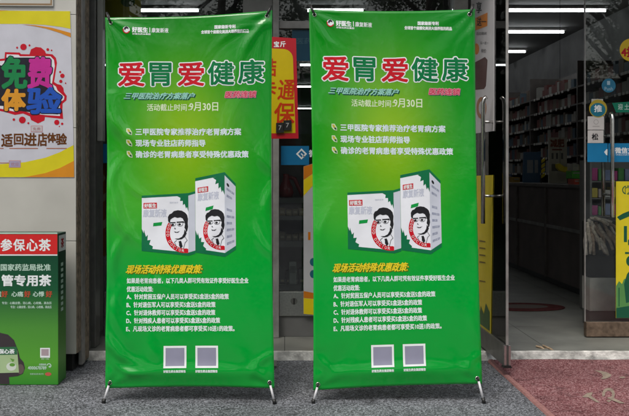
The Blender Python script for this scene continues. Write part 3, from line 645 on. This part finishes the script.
pb('blank_square', WHITE, rect(40.2,347.8,50,357.6)); pb('blank_square', ink('greyrose', (.42,.33,.36)), rect(41.4,349,48.8,355.6), .0012); pb('text_line', WHITE, text('扫一扫', 41.4, 358, 48.8, 359.6))
pb('text_line', ink('palemint', (.48,.66,.55)), text('4000678789', 28, 366.2, 46.4, 369.4, .15)); pb('text_line', ink('palemint', (.48,.66,.55)), text('全国热线', 39, 363.4, 46, 365.4, .1))
pb('phone_mark', ink('palemint', (.48,.66,.55)), arc(49, 365.6, 1.5, 2.4, 180, 420)+disc(49.6, 366.6, .9))
pb('oval_mark', ink('ovalred', (.50,.10,.07)), disc(48.2, 374, 3.2, 1.8)); pb('text_line', ink('palemint', (.48,.66,.55)), text('保健食品批准文号', 30, 373, 43.6, 374.8))
prt('side_label', WHITE, xform(rect(0,0,1,1), lambda u, v: (u, v)), lambda u, v, l: Vector((XB+l, BY+.01+u*.135, HB-.012-v*.085)), bx, .0008)
prt('side_label', PRED, xform(text('茶', .3,.2,.7,.8,.02), lambda u, v: (u, v)), lambda u, v, l: Vector((XB+l, BY+.01+u*.135, HB-.012-v*.085)), bx, .0013)
for k in range(9): prt('side_label', ink('palemint', (.48,.66,.55)), rect(.3, k*.05, .62, k*.05+.03), lambda u, v, l: Vector((XB+l, BY+.01+u*.135, HB-.16-v*.6)), bx, .0008)

# ================================================================= RIGHT: open glass door, closed glass door
LX, LY0, LY1 = 1.218, 4.50, 5.33
def bar_handle(root, pts, posts):
    h = MB().tube(pts, .0125, 14).build('handle', M['chrome'], root, True)
    for a, b_ in posts: MB().tube([a, b_], .008, 10).build('standoff', M['steel'], h, True)
    return h
d = thing('glass_door', (LX, LY1, .06), 'open glass door leaf swung out beside the right green banner', 'door', 'glass entrance doors')
MB().box(LX-.006, LX+.006, LY0+.002, LY1, .175, 2.58).build('pane', M['glass'], d)
MB().box(LX-.007, LX+.007, LY0-.006, LY0+.0015, .175, 2.58).build('edge_seal', M['alu'], d)
rl = MB().box(LX-.021, LX+.021, LY0, LY1, .062, .1745).build('bottom_rail', M['darksteel'], d, bevel=.003)
for sx in (-1, 1): MB().box(LX+sx*.012-.006, LX+sx*.012+.006, LY0-.012, LY0-.0005, .064, .172).build('end_clip', M['steel'], rl)
MB().prism([(LX-.016,.0655),(LX+.016,.0655),(LX+.024,.052),(LX-.024,.052)], lambda x, z, dd: Vector((x, LY0-.02+dd, z)), .05).build('sweep', M['black'], rl)
MB().box(LX-.02, LX+.02, LY0, LY1, 2.581, 2.61).build('top_rail', M['darksteel'], d)
HY = 4.76
zt, zb = 1.53, .825
for sx in (-1, 1):
    x = LX + sx*.068
    bar_handle(d, [(x-sx*.02, HY, zt+.03), (x-sx*.006, HY, zt+.018), (x, HY, zt-.01), (x, HY, (zt+zb)/2), (x, HY, zb)], [((LX+sx*.0065, HY, z_), (x, HY, z_)) for z_ in (AZ(122, HY), AZ(196, HY))])
f = side(LX+.0062)
prt('blue_band', BLUE, rect(489, 139, 504.5, 161), f, d, .001); prt('band_letters', WHITE, text('支付', 495, 150, 500, 156, .12), f, d, .0016)
prt('notice', ink('noticewhite', (.55,.55,.56)), poly([(498,86),(505,84.5),(505,109),(498,110)]), f, d, .001); prt('notice', ink('noticeblue', (.03,.12,.36)), poly([(498.2,102),(505,101),(505,108.8),(498.2,109.8)])+text('行人', 500, 88, 504, 98), f, d, .0016)
prt('notice', ink('noticegreen', (.0,.15,.06)), rect(497.5,122,504,134), f, d, .001); prt('notice', ink('noticewhite', (.55,.55,.56)), rect(497.5,116,504,121.8)+text('出口', 499, 124, 502.6, 132), f, d, .0016)

RX0, RX1 = AX(585, DOOR_Y), AX(585, DOOR_Y)+.86
d2 = thing('glass_door', (RX0+.43, DOOR_Y, .06), 'closed glass door leaf with round stickers at the right edge', 'door', 'glass entrance doors')
MB().box(RX0+.002, RX1, DOOR_Y-.006, DOOR_Y+.006, .152, 2.58).build('pane', M['glass'], d2)
MB().box(RX0-.005, RX0+.0015, DOOR_Y-.007, DOOR_Y+.007, .152, 2.58).build('edge_seal', M['alu'], d2)
MB().box(RX0, RX1, DOOR_Y-.024, DOOR_Y+.024, .056, .1515).build('bottom_rail', M['rust'], d2, bevel=.004)
MB().box(RX0, RX1, DOOR_Y-.02, DOOR_Y+.02, 2.581, 2.61).build('top_rail', M['darksteel'], d2)
HX = AX(612, DOOR_Y-.07)
for sy, zt in ((-1, 1.475), (1, 1.475)):
    y = DOOR_Y + sy*.075
    bar_handle(d2, [(HX, y-sy*.02, zt+.03), (HX, y-sy*.006, zt+.018), (HX, y, zt-.01), (HX, y, 1.15), (HX, y, .835)], [((HX, DOOR_Y+sy*.0065, z_), (HX, y, z_)) for z_ in (1.36, .98)])
f = front(DOOR_Y-.006)
def pd(name, m, sh, off=.001): return prt(name, m, sh, f, d2, off)
DB = ink('doorblue', (.012,.20,.42), .3)
pd('blue_band', DB, rect(587.3,143.3,607.6,162), .001); pd('blue_band', DB, rect(608.2,143.3,640,162), .001)
pd('band_mark', WHITE, poly([(604,152),(606.6,149),(607.4,149.4),(607.4,155.4),(606,155)]), .0016)
pd('band_letters', WHITE, text('微信支付', 615, 147.6, 640, 153.4, .25)+text('WECHAT PAY', 615.5, 154, 636, 155.6), .0016)
pd('round_sticker', ink('stickerblue', (.02,.16,.27)), disc(608.6, 85.6, 7, n=28)); pd('sticker_letters', ink('palesticker', (.35,.5,.58)), rect(607,81,610,85)+text('Push', 604.6,87,612.6,90.6), .0016)
pd('square_sticker', ink('oldwhite', (.42,.42,.38)), rect(591.4,99,603,114)); pd('round_sticker', ink('stickergold', (.42,.32,.03)), disc(598, 108.6, 9, n=28), .0014); pd('round_sticker', ink('stickerteal', (.01,.17,.25)), disc(597.8, 109.8, 7.6, 6.8, n=28), .0018)
pd('sticker_letters', WHITE, text('推', 594.2,105.2,601.6,112,.3), .0024)
pd('square_sticker', ink('stickerwhite', (.60,.58,.56)), rect(587.6,116.4,604,129.8)); pd('sticker_letters', ink('stickergrey', (.40,.38,.37)), arc(596,122,2,2.6,0,360)+rect(592.5,126,599.5,126.8), .0016)
pd('square_sticker', ink('stickerwhite', (.60,.58,.56)), rect(587.6,130.4,603.4,143)); pd('sticker_letters', BLACK, text('松', 591.8,133.6,598,140,.25), .0016)
pd('round_sticker', ink('stickeryellow', (.72,.50,.02)), disc(631, 50, 11.4, n=28)); pd('sticker_letters', PRED, text('4折', 621.5,47,636,57,.5), .0016)
pd('green_sign', ink('signgreen', (.0,.16,.09)), poly([(612,103),(640,101),(640,112),(616,112.6)])); pd('sign_letters', ink('palegreen2', (.42,.58,.52)), text('迎', 618,104,622.6,109.6,.15)+text('土', 624.4,104,629,109.6,.15), .0016)
# yellow poster on the closed door
yp = thing('yellow_poster', at(624, 318, DOOR_Y-.02), 'yellow poster with dark green print low on the closed glass door', 'poster')
MB().prism([(616,181.4),(650,181.4),(650,318),(616,318)], lambda x, y, dd: at(x, y, DOOR_Y-.0115)+Vector((0, dd, 0)), .003).build('sheet', ink('posteryel2', (.72,.60,.02)), yp)
f = front(DOOR_Y-.0115); DGR = ink('posterdeep', (.01,.10,.05))
for sh in (arc(626.5,190,3.4,4.4,100,260)+rect(627,185.6,640,186.6)+rect(627,193.4,640,194.4)+text('门', 625,187,629.4,193,.2), poly([(617,217),(623,213.4),(629,211),(636,211.6),(629,216.4),(620,220.4)]), rect(623.8,226,627,242)+poly([(628,240),(636,234),(636,246),(628,245)]), rect(625,252,629,254)+disc(630.5,261,4.4,5.4)):
    prt('poster_print', DGR, sh, f, yp)
prt('poster_print', ink('postermid', (.10,.28,.08)), poly([(616.1,286),(619,281),(622,284),(624,279),(640,276),(640,317.8),(616.1,317.8)]), f, yp, .0006)
prt('poster_print', DGR, poly([(616.1,308),(640,304),(640,317.9),(616.1,317.9)])+poly([(624,284),(627,274),(630,270),(636,270),(636,300),(626,303)])+stroke([(619,288),(619,306)], 1), f, yp, .001)

# two posters stuck on the street face of the open leaf
DX = LX-.0105
def leaf(x, y, l): Y = DX*FPX/(x-VX); return Vector((DX-l, Y, AZ(y, Y)))
def leafprism(pts): return MB().prism(pts, lambda x, y, dd: leaf(x, y, 0)+Vector((dd, 0, 0)), .002)
ru = thing('offer_poster', leaf(482, 135, 0), 'tall pale offer poster on the upper part of the open glass door', 'poster')
leafprism([(471,-40),(494.3,-54),(494,131),(471,134)]).build('sheet', ink('rollwhite', (.62,.59,.60)), ru)
prt('roll_print', ink('rollorange', (.72,.24,.03)), poly([(475.4,18),(487.6,12.6),(487.4,26),(475.4,30.6)]), leaf, ru)
prt('roll_print', ink('rollorange', (.72,.24,.03)), disc(476.6, 49, 2.6, 5.6), leaf, ru); prt('roll_print', ink('rolltan', (.42,.20,.10)), disc(481.5, 108, 5, 11), leaf, ru)
prt('roll_letters', BLACK, text('享', 476.6, 2, 481.6, 13, .3), leaf, ru, .0012)
prt('roll_letters', BLACK, text('送一', 477, 17.5, 486.4, 26, .15), leaf, ru, .0012)
for s_, x0, y0, x1, y1 in (('活动期间', 476.4, 32, 486.6, 35), ('买一送一', 480.4, 41.5, 488.6, 44.6), ('特价', 481.4, 49, 486.4, 53)): prt('roll_letters', BLACK, text(s_, x0, y0, x1, y1), leaf, ru, .0012)
prt('roll_print', ink('cupdark', (.09,.03,.025)), poly([(474,63),(485,57),(487.6,60),(486,86),(484,89),(474,90)]), leaf, ru)
prt('roll_print', ink('rollwhite', (.62,.59,.60)), disc(481.5, 108, 2.6, 6.5), leaf, ru, .0012)
ru = thing('yellow_notice', leaf(482, 338, 0), 'tall yellow notice on the lower part of the open glass door', 'poster')
leafprism([(471,176),(492.6,175),(490.4,341),(471,325)]).build('sheet', ink('rollyellow', (.66,.52,.03)), ru)
for y_ in (241, 248, 255, 262, 281): prt('roll_print', ink('rollbrown', (.20,.14,.02)), poly([(479.6, y_-1),(485.6, y_),(485.6, y_+1.4),(479.6,y_+.4)]), leaf, ru, .0012)
prt('roll_print', ink('rollgreen', (.05,.12,.03)), poly([(478,322),(481,306),(484,314),(486,303),(489.8,312),(489.8,331)]), leaf, ru, .0012)

# mat
mt = thing('entrance_mat', (2.0, 3.9, .002), 'worn red carpet mat with beige lettering before the open door', 'mat')
mm = MB(); NX, NYY = 40, 60
def mz(x, y): return .009 + .004*noise.noise((x*3, y*3, 1)) + .010*max(0, (y-4.72)/.14)**2*(.5+.5*math.sin(x*5.2+.6))
def my(x, v): return 2.6 + (4.865 + .018*math.sin(x*2.7+1.2) + .008*noise.noise((x*5,0,0)) - 2.6)*v
for j in range(NYY+1):
    for i in range(NX+1):
        x = 1.222 + 1.75*i/NX; y = my(x, j/NYY); mm.v.append((x + .006*noise.noise((0, y*4, 3)), y, mz(x, y)))
for j in range(NYY):
    for i in range(NX): mm.f.append([j*(NX+1)+i, j*(NX+1)+i+1, (j+1)*(NX+1)+i+1, (j+1)*(NX+1)+i])
mcarp = granite('red_carpet', (.21,.08,.085), (.10,.032,.036), (.40,.24,.245)); mcarp.node_tree.nodes['Principled BSDF'].inputs['Specular IOR Level'].default_value = .1
mcarp.node_tree.nodes['Principled BSDF'].inputs['Roughness'].default_value = .95
mm.build('carpet', mcarp, mt, True)
eb = MB(); L = [(1.222+.006*noise.noise((0, my(1.222, k/60)*4, 3)), my(1.222, k/60)) for k in range(61)]
for x, y in L: z_ = mz(1.222, y); eb.v += [(x-.022, y, .0015), (x-.016, y, z_+.002), (x+.006, y, z_+.0035)]
for k in range(60):
    for q_ in range(2): eb.f.append([3*k+q_, 3*k+q_+1, 3*k+q_+4, 3*k+q_+3])
eb.build('edge_binding', mat('binding', (.30,.15,.14), .8, .2, var=.2, scale=60), mt)
def gmap(x, y, l):                       # a point of the mat seen at a pixel
    Y = HC*FPX/(y-VY); X = (x-VX)/FPX*Y; return Vector((X, Y, mz(X, Y)+l))
BEI = mat('mat_beige', (.29,.235,.185), .9, .1, var=.25, scale=60)
prt('mat_letters', BEI, poly([(594,372),(601,372.6),(607,374),(611.6,376.6),(610,379),(605,380.8),(600.6,381),(603,378.6),(602,375.6),(598,373.4)]), gmap, mt, .0025, 2)
prt('mat_letters', BEI, disc(622.4, 379.4, 3, .8), gmap, mt, .0025, 2)
prt('mat_letters', BEI, poly([(582,399.4),(587,395.4),(593,394.6),(591,398),(600,404.6),(596.6,404.4),(588,399.6)]), gmap, mt, .0025, 2)
prt('mat_letters', BEI, arc(608.5,396.6,3.6,6.4,-200,60)+poly([(607,400),(611,399),(625,405.4),(619.6,405.4)])+poly([(606,402.6),(612,402),(609,404.4)]), gmap, mt, .0025, 2)
for x0, y0, x1, y1, lb in ((543,355.4,559,360,'splintered pale wood strip lying on the far edge of the mat'), (536,356,546,357.4,'tiny wood chip on the threshold beside the splintered strip')):
    a, b_ = gmap(x0, y0, .014), gmap(x1, y1, .010)
    o = MB().tube([a, (a+b_)/2+Vector((0,.004,.004)), b_], [.006,.009,.003], 5).build('wood_splinter', mat('splinter', (.36,.27,.18), .8, .2, var=.3, scale=50), None)
    tag(o, lb, 'wood scrap')
# red round mark on the shop floor
fm = MB(); fm.v = [(1.90+.33*math.cos(2*math.pi*k/40), 6.55+.20*math.sin(2*math.pi*k/40), .053+.004*(q)) for q in (0,1) for k in range(40)]
fm.f = [list(range(40))[::-1], list(range(40, 80))] + [[k, (k+1) % 40, 40+(k+1) % 40, 40+k] for k in range(40)]
fmo = tag(fm.build('floor_mat', mat('floor_mat_red', (.10,.028,.028), .9, .1, var=.3, scale=25)), 'small oval dark red mat on the shop floor', 'mat')
prt('mat_pattern', mat('floor_mat_grey', (.13,.11,.10), .9, .1), disc(0,0,1,n=24), lambda x, y, l: Vector((1.90+.2*x, 6.55+.1*y, .0575+l)), fmo, .001)

# ================================================================= INTERIOR
TUBE = mat('lit_tube', (.9,.9,.9), .5, emit=((.93,.97,1.0), 11))
for Yr in (8.7, 10.0, 11.6, 13.0, 16.2, 21.5):
    for X0, X1, wh in ((-1.55, -.9, 'left'), (.22, .85, 'middle'), (2.36, 3.42, 'right')):
        n_ = {8.7:'nearest', 10.0:'second', 11.6:'third', 13.0:'fourth', 16.2:'fifth', 21.5:'farthest'}[Yr]
        t = thing('ceiling_light', ((X0+X1)/2, Yr, 2.84), f'white fluorescent tube light, {n_} from the door in the {wh} row', 'light', 'fluorescent ceiling lights')
        MB().box(X0, X1, Yr-.028, Yr+.028, 2.868, 2.899).build('housing', M['alu'], t)
        for dy in (0,): MB().tube([(X0+.02, Yr+dy, 2.85), (X1-.02, Yr+dy, 2.85)], .013, 8).build('tube', TUBE, t, True)
# wall shelving on the right
SX = 3.05
sf = thing('wall_shelving', (SX+.3, 10, STEP_Z), 'long dark wall shelving on the right inside the shop', 'shelf')
WOOD = mat('dark_shelf', (.13,.115,.105), .5, .3, var=.2, scale=10)
MB().box(SX+.36, SX+.38, 6.9, 15, .054, 2.3).build('back_panel', WOOD, sf)
for Yp in (6.9, 8.55, 10.2, 11.85, 13.5, 14.98): MB().box(SX, SX+.355, Yp, Yp+.03, .054, 2.3).build('upright', WOOD, sf)
zs = [1.12+.18*k for k in range(6)]
for z_ in zs:
    MB().box(SX+.002, SX+.35, 6.935, 14.975, z_, z_+.016).build('shelf', WOOD, sf)
random.seed(3)
tags = MB(); packs = [MB() for _ in range(4)]
for z_ in zs:
    y = 6.98
    while y < 14.9:
        wy = random.uniform(.05, .13); h = random.uniform(.08, .145)
        if not any(abs(y-yp) < .16 for yp in (8.55,10.2,11.85,13.5)):
            random.choice(packs).box(SX+.05, SX+.25, y, y+wy*.93, z_+.0165, z_+.0165+h)
            if random.random() < .75: tags.box(SX-.004, SX+.0015, y, y+random.uniform(.03,.07), z_-.012, z_+.014)
        y += wy
tag(tags.build('price_tags', mat('tag_white', (.62,.6,.55), .6), sf), kind='stuff')
for pk, c_ in zip(packs, ((.20,.15,.11),(.10,.15,.19),(.42,.41,.37),(.22,.08,.07))):
    tag(pk.build('medicine_cartons', mat('carton_dark', c_, .6, .3), sf), kind='stuff')
# low counter along the shelving, with displays on it
ct = thing('shop_counter', (2.8, 9.2, STEP_Z), 'long dark counter below the wall shelving inside the shop', 'counter')
CX = 2.55
MB().box(CX, 3.0, 7.0, 13, .12, .99).build('body', mat('counter_front', (.13,.105,.095), .45, .4, var=.2, scale=5), ct)
MB().box(CX+.04, 3.0, 7.02, 12.98, .054, .119).build('toe_kick', M['black'], ct)
MB().box(CX-.02, 3.0, 6.98, 13.02, .991, 1.02).build('top', WOOD, ct)
MB().box(CX-.012, CX-.001, 7.05, 12.95, .60, .63).build('front_strip', M['alu'], ct)
for k in range(7): MB().box(CX-.02, CX-.001, 7.0+k*.98, 7.03+k*.98, .12, .98).build('front_post', WOOD, ct)
def card(name, px0, px1, py0, py1, Y, m, label, cat, tilt=0, prints=()):
    t = thing(name, at((px0+px1)/2, py1, Y), label, cat)
    MB().prism([(px0+tilt,py0),(px1+tilt,py0),(px1,py1),(px0,py1)], lambda x, y, dd: at(x, y, Y)+Vector((0, dd, 0)), .03).build('panel', m, t)
    for mm_, sh in prints:
        for q_ in sh: prt('panel_print', mm_, [q_], front(Y), t, .002)
    return t
YC = 8.6
card('counter_poster', 549, 567, 137.5, 183.2, YC, ink('dimcream', (.55,.53,.44)), 'cream notice board with dark red heading standing on the shop counter', 'notice board', 0,
     ((ink('dimred', (.22,.05,.02)), text('减肥', 550.5,139.5,564,147,.5)+rect(552,149,562,150.4)), (ink('dimgrey', (.12,.12,.11)), rect(551.5,153,553.5,159)+rect(556,153,558,159)+rect(561,153,563,159)+rect(551.5,164,558,171))))
card('blue_notice', 523, 540, 152, 182.6, 9.0, ink('dimblue', (.05,.11,.2)), 'dim blue notice standing on the counter left of the cream board', 'notice board', 1,
     ((ink('dimpale', (.28,.3,.32)), rect(527,160,533,173)+rect(534.5,160,538,173)), ))
# yellow hanging tag, banana shaped
t = MB().prism([(557,164),(560,163.5),(564,166.5),(569,167.2),(572.6,168.6),(571,171),(566,172.4),(560.6,171),(557.6,168)], lambda x, y, dd: at(x, y, 8.3)+Vector((0, dd, 0)), .06).build('yellow_sign', ink('dimyellow', (.70,.55,.02)), None)
tag(t, 'bright yellow curved sign hanging before the cream notice board', 'sign')
MB().tube([at(560, 164, 8.33), Vector((AX(560, 8.33), 8.33, 2.899))], .002, 5).build('cord', M['black'], t)
t = thing('yellow_tag_strip', at(543, 183, 8.5), 'narrow strip of yellow tags on the counter beside the cream board', 'display')
for k in range(4): MB().prism([(541.6,160+k*5),(545,157.6+k*5),(545,161+k*5),(541.6,163.4+k*5)], lambda x, y, dd: at(x, y, 8.5)+Vector((0, dd, 0)), .01).build('tag', ink('dimyellow', (.70,.55,.02)), t)
MB().prism([(541,157),(541.6,157),(541.6,183.4),(541,183.4)], lambda x, y, dd: at(x, y, 8.51)+Vector((0, dd, 0)), .01).build('rod', M['black'], t)
for k, (x0, x1, y0, y1, Y, c_, lb) in enumerate(((572,589,171,178.5,7.6,(.05,.35,.02),'green display tray on the counter near the closed glass door'), (573,579,164,170.5,7.8,(.40,.37,.3),'pale packet standing on the green display tray'), (580,588,165,170.5,7.8,(.30,.25,.08),'yellowish packet standing on the green tray nearest the door edge'),
        (574,582,179,184.6,7.4,(.45,.06,.03),'small red carton below the green tray'), (583,590,179,185.5,7.3,(.30,.28,.08),'small yellow carton below the green tray'), (513,520,177,183.5,9.6,(.35,.22,.04),'small amber carton at the far end of the counter'), (503,512,174,183,9.8,(.06,.1,.2),'small blue carton at the far end of the counter'))):
    pts = [(x0,y0),(x1,y0+.3),(x1,y1),(x0,y1)]
    o = MB().prism(pts, lambda x, y, dd: at(x, y, Y)+Vector((0, dd, 0)), .16).build('carton', mat('shop_carton', c_, .5, .4, var=.15, scale=15), None, bevel=.002); tag(o, lb, 'carton')
    prt('carton_print', ink('cartongrey', (.3,.3,.28)), rect(x0+1, y0+1.6, x1-1.2, y0+2.6), front(Y), o, .001)

# display shelf seen in the gap between the banners
GY2 = 6.5
gs = thing('display_shelf', (AX(293, GY2), GY2, STEP_Z), 'glass fronted display shelf seen in the gap between the banners', 'shelf')
gx0, gx1 = AX(272, GY2), AX(345, GY2)
SHM = mat('grey_shelf', (.20,.20,.19), .4, .4)
for x in (gx0-.03, gx1): MB().box(x, x+.028, GY2, GY2+.4, .054, 1.45).build('upright', SHM, gs)
MB().box(gx0, gx1-.002, GY2+.38, GY2+.4, .054, 1.45).build('back_panel', WOOD, gs)
lv = [AZ(y, GY2) for y in (198, 216, 243, 285)]
for y, h in ((198,5), (216,4), (241,6), (285,6)): MB().box(gx0, gx1-.002, GY2+.002, GY2+.375, AZ(y+h, GY2), AZ(y, GY2)).build('shelf', SHM, gs)
# red lacquered pitcher
vx, vz = AX(286, GY2+.15), AZ(197.9, GY2)
pr = [(0,.001),(.05,.004),(.062,.04),(.055,.085),(.032,.13),(.022,.17),(.026,.19),(.0,.192)]
mb = MB(); mb.tube([(vx, GY2+.15, vz+h) for r_, h in pr], [max(r_,.001) for r_, h in pr], 16)
o = thing('red_pitcher', (vx, GY2+.15, vz), 'dark red lacquered pitcher on the top of the display shelf', 'pitcher'); RL = mat('red_lacquer', (.22,.02,.02), .25, .5)
mb.build('body', RL, o, True); MB().tube([(vx+.02, GY2+.15, vz+.17), (vx+.07, GY2+.15, vz+.15), (vx+.11, GY2+.15, vz+.06), (vx+.13, GY2+.15, vz+.01)], [.014,.018,.015,.012], 8).build('handle', RL, o, True)
for r_, (yb, hh, c_, nm) in enumerate(((215.9, .062, (.24,.19,.10), 'second'), (240.9, .062, (.20,.16,.09), 'third'), (284.9, .13, (.13,.13,.12), 'lowest'))):
    for k in range(6):
        x = AX(279.5, GY2) + k*.052
        wd = ['first','second','third','fourth','fifth','sixth'][k]
        o = MB().box(x, x+.044, GY2+.05, GY2+.2, AZ(yb, GY2)+.0005, AZ(yb, GY2)+hh*(1-.08*((k*3) % 4))).build('medicine_box', mat('shelf_box', tuple(q*(1-.1*(k % 3)) for q in c_), .5, .4, var=.15, scale=25), None, bevel=.002)
        tag(o, f'small tan medicine box, {wd} from the left on the {nm} level of the display shelf', 'box', f'medicine boxes on the {nm} level')
        prt('box_print', ink('boxprint', (.40,.36,.24)), rect(0,0,1,1), lambda u, v, l, x=x, yb=yb: Vector((x+.008+.028*u, GY2+.05-l, AZ(yb, GY2)+.018+.018*v)), o, .0006)
o = MB().box(AX(289, GY2), AX(296.5, GY2), GY2+.012, GY2+.045, AZ(284.9, GY2)+.0005, AZ(262, GY2)).build('white_jar', mat('jar', (.42,.45,.40), .4, .4), None, bevel=.008); tag(o, 'pale jar standing in front on the lowest display shelf', 'jar')
prt('jar_label', ink('jarlabel', (.18,.2,.18)), rect(290,266,295.6,273), front(GY2+.012), o, .0008)

# small rack seen through the closed door
rk = thing('packet_rack', at(612, 216, 6.3), 'grey packet rack seen through the closed glass door below the blue band', 'rack')
for py in (181, 198, 215.5): MB().box(AX(590, 6.3), AX(660, 6.3), 6.3, 6.5, AZ(py+1.2, 6.3), AZ(py, 6.3)).build('shelf', SHM, rk)
for px in (589, 660): MB().box(AX(px, 6.3), AX(px, 6.3)+.015, 6.28, 6.5, STEP_Z+.003, AZ(160, 6.3)).build('upright', SHM, rk)
MB().box(AX(590, 6.3), AX(660, 6.3), 6.5, 6.51, STEP_Z+.003, AZ(160, 6.3)).build('back_panel', SHM, rk)
rw = ['first','second','third','fourth','fifth','sixth']
for r_, (py, hh) in enumerate(((181, 13), (198, 11), (215.5, 12))):
    for k in range(6):
        c_ = ((.45,.05,.22),(.5,.5,.46),(.08,.3,.08),(.55,.45,.08),(.2,.25,.4),(.5,.42,.4))[(k*2+r_*3) % 6]
        x0 = 592+k*6.6; o = MB().box(AX(x0, 6.32), AX(x0+5.6, 6.32), 6.32, 6.42, AZ(py, 6.32)+.004, AZ(py-hh+(k*5+r_) % 4, 6.32)).build('packet', mat('packet', c_, .45, .4, var=.15, scale=12), None, bevel=.002)
        tag(o, f'small packet, {rw[k]} from the left on the {("top","middle","bottom")[r_]} shelf of the packet rack', 'packet', 'packets on the rack behind the closed door')
# crate of dried branches behind the closed door
cr = thing('wooden_crate', at(600, 300, 5.75), 'dark crate on a pale block behind the closed glass door', 'crate')
cy0 = 5.72
X0, X1 = AX(590, cy0), AX(640, cy0)
MB().box(X0, X1, cy0+.02, cy0+.15, AZ(277.6, cy0), AZ(256, cy0)).build('tray', M['black'], cr)
MB().box(X0, X1, cy0, cy0+.15, AZ(311, cy0), AZ(278, cy0)).build('block', mat('pale_block', (.5,.49,.46), .7, .3, var=.15, scale=12), cr)
MB().box(X0, X1, cy0+.01, cy0+.14, STEP_Z+.003, AZ(311.4, cy0)).build('foot', mat('block_foot', (.12,.12,.115), .7, .3), cr)
MB().box(X0, X1, cy0+.135, cy0+.15, AZ(255.8, cy0), AZ(222, cy0)).build('back_board', M['black'], cr)
BARK = mat('dried_branch', (.58,.52,.44), .85, .2, var=.4, scale=45, bump=.5, bscale=60)
BARKS = [BARK, mat('dried_branch_brown', (.40,.31,.24), .85, .2, var=.4, scale=45, bump=.5, bscale=60), mat('dried_branch_pale', (.66,.61,.54), .85, .2, var=.35, scale=45, bump=.5, bscale=60)]
random.seed(11)
br = [((587.5,222),(590,254)), ((591,226),(594,255)), ((594,231),(606,254)), ((598,224),(613,250)), ((603,222),(617,240)), ((588,219),(602,232)), ((594,217.5),(609,225)), ((606,228),(618,252)), ((586,232),(586.5,255)), ((600,238),(608,255.5)), ((596,222),(604,244)), ((610,224),(619.5,244)), ((592,221),(600,250)), ((608,219),(620,232)), ((590,218),(612,222))]
for k, (a, b_) in enumerate(br):
    yy = cy0+.03+.016*(k % 6); A, B = at(*a, yy), at(*b_, yy-.03)
    m1 = (A*2+B)/3 + Vector((random.uniform(-.012,.012), 0, random.uniform(-.01,.014))); m2 = (A+B*2)/3 + Vector((random.uniform(-.012,.012), 0, random.uniform(-.01,.014)))
    r_ = random.uniform(.010, .0155); o = MB().tube([A, m1, m2, B], [r_*.8, r_*1.1, r_, r_*.75], 8).build('dried_branch', BARKS[k % 3], None, True)
    tag(o, 'pale dried medicinal branch in the pile on the dark crate', 'branch', 'dried branches piled on the crate')
# ================================================================= THE STREET BEHIND THE CAMERA (mirrored in the glass, partly added to darken it)
LEAF = mat('leaves', (.05,.085,.025), .55, .3, var=.4, scale=3); BARK2 = mat('bark', (.09,.07,.055), .9, .2, var=.4, scale=12, bump=.5)
def tree(x, y, h, r, seed, label):
    rnd = random.Random(seed); t = thing('street_tree', (x, y, 0), label, 'tree', 'street trees across the pavement')
    mb = MB(); mb.tube([(x,y,0),(x+.05,y,h*.25),(x-.05,y+.05,h*.5),(x,y,h*.8)], [.2,.16,.12,.04], 10)
    for k in range(9):
        a = rnd.uniform(0,6.28); z0 = h*rnd.uniform(.38,.6); l = r*rnd.uniform(.6,.95)
        mb.tube([(x,y,z0),(x+math.cos(a)*l*.5,y+math.sin(a)*l*.5,z0+h*.13),(x+math.cos(a)*l,y+math.sin(a)*l,z0+h*.22)], [.07,.045,.015], 6)
    mb.build('trunk', BARK2, t, True)
    cl = []
    for k in range(85):
        a = rnd.uniform(0,6.28); c_ = rnd.uniform(-.75,1); q = math.sqrt(1-c_*c_)*rnd.uniform(.45,1)
        cl.append((x+r*q*math.cos(a), y+r*q*math.sin(a), h*.66+h*.34*c_, rnd.uniform(.2,.45)))
    cm = MB()
    for cx, cy, cz, cr_ in cl:
        for k in range(130):
            p_ = Vector((cx+rnd.gauss(0,cr_*.6), cy+rnd.gauss(0,cr_*.6), cz+rnd.gauss(0,cr_*.5))); s = rnd.uniform(.03,.065)
            e1 = Vector((rnd.gauss(0,1),rnd.gauss(0,1),rnd.gauss(0,.6))).normalized(); e2 = e1.orthogonal().normalized()
            b_ = len(cm.v); cm.v += [tuple(p_+e1*s), tuple(p_+e2*s*.5), tuple(p_-e1*s), tuple(p_-e2*s*.5)]; cm.f.append([b_,b_+1,b_+2,b_+3])
    me = bpy.data.meshes.new('crown'); me.from_pydata(cm.v, [], cm.f); me.materials.append(LEAF); me.transform(t.matrix_world.inverted())
    o = bpy.data.objects.new('crown', me); COL.objects.link(o); o.parent = t
for k, (x, y, h, r) in enumerate(((-6.5,-8.5,8.2,2.7), (-1.6,-10.2,8.8,3.0), (3.4,-8.4,8.0,2.7), (8.6,-10,8.6,2.9), (13,-9,8.2,2.7), (-9.5,-14,10.5,3.4), (-4.2,-15,10.8,3.5), (1.0,-14.4,10.5,3.4), (6.2,-15,10.8,3.5), (11.4,-14.2,10.4,3.4))):  # far row unseen and added, both rows raised, to darken the mirrored horizon
    tree(x, y, h, r, 20+k, f'leafy street tree in the {"near" if k < 5 else "added far"} row across the pavement, {["first","second","third","fourth","fifth"][k % 5]} from the left')
ob = thing('added_block', (0, -24, 0), 'unseen grey block added across the street to darken the glass', 'building')  # unseen block, put here to darken the low sky that the glass mirrors
MB().box(-32, 32, -34, -24, 0, 5.2).build('wall', mat('render_grey', (.22,.21,.2), .8, .2, var=.15, scale=.6), ob)
WG = mat('far_window', (.03,.035,.04), .15, .5)
for i in range(16):
    for j in range(1): MB().box(-30.5+i*4, -28.7+i*4, -23.99, -23.93, 1.2+j*2.8, 2.7+j*2.8).build('window', WG, ob)
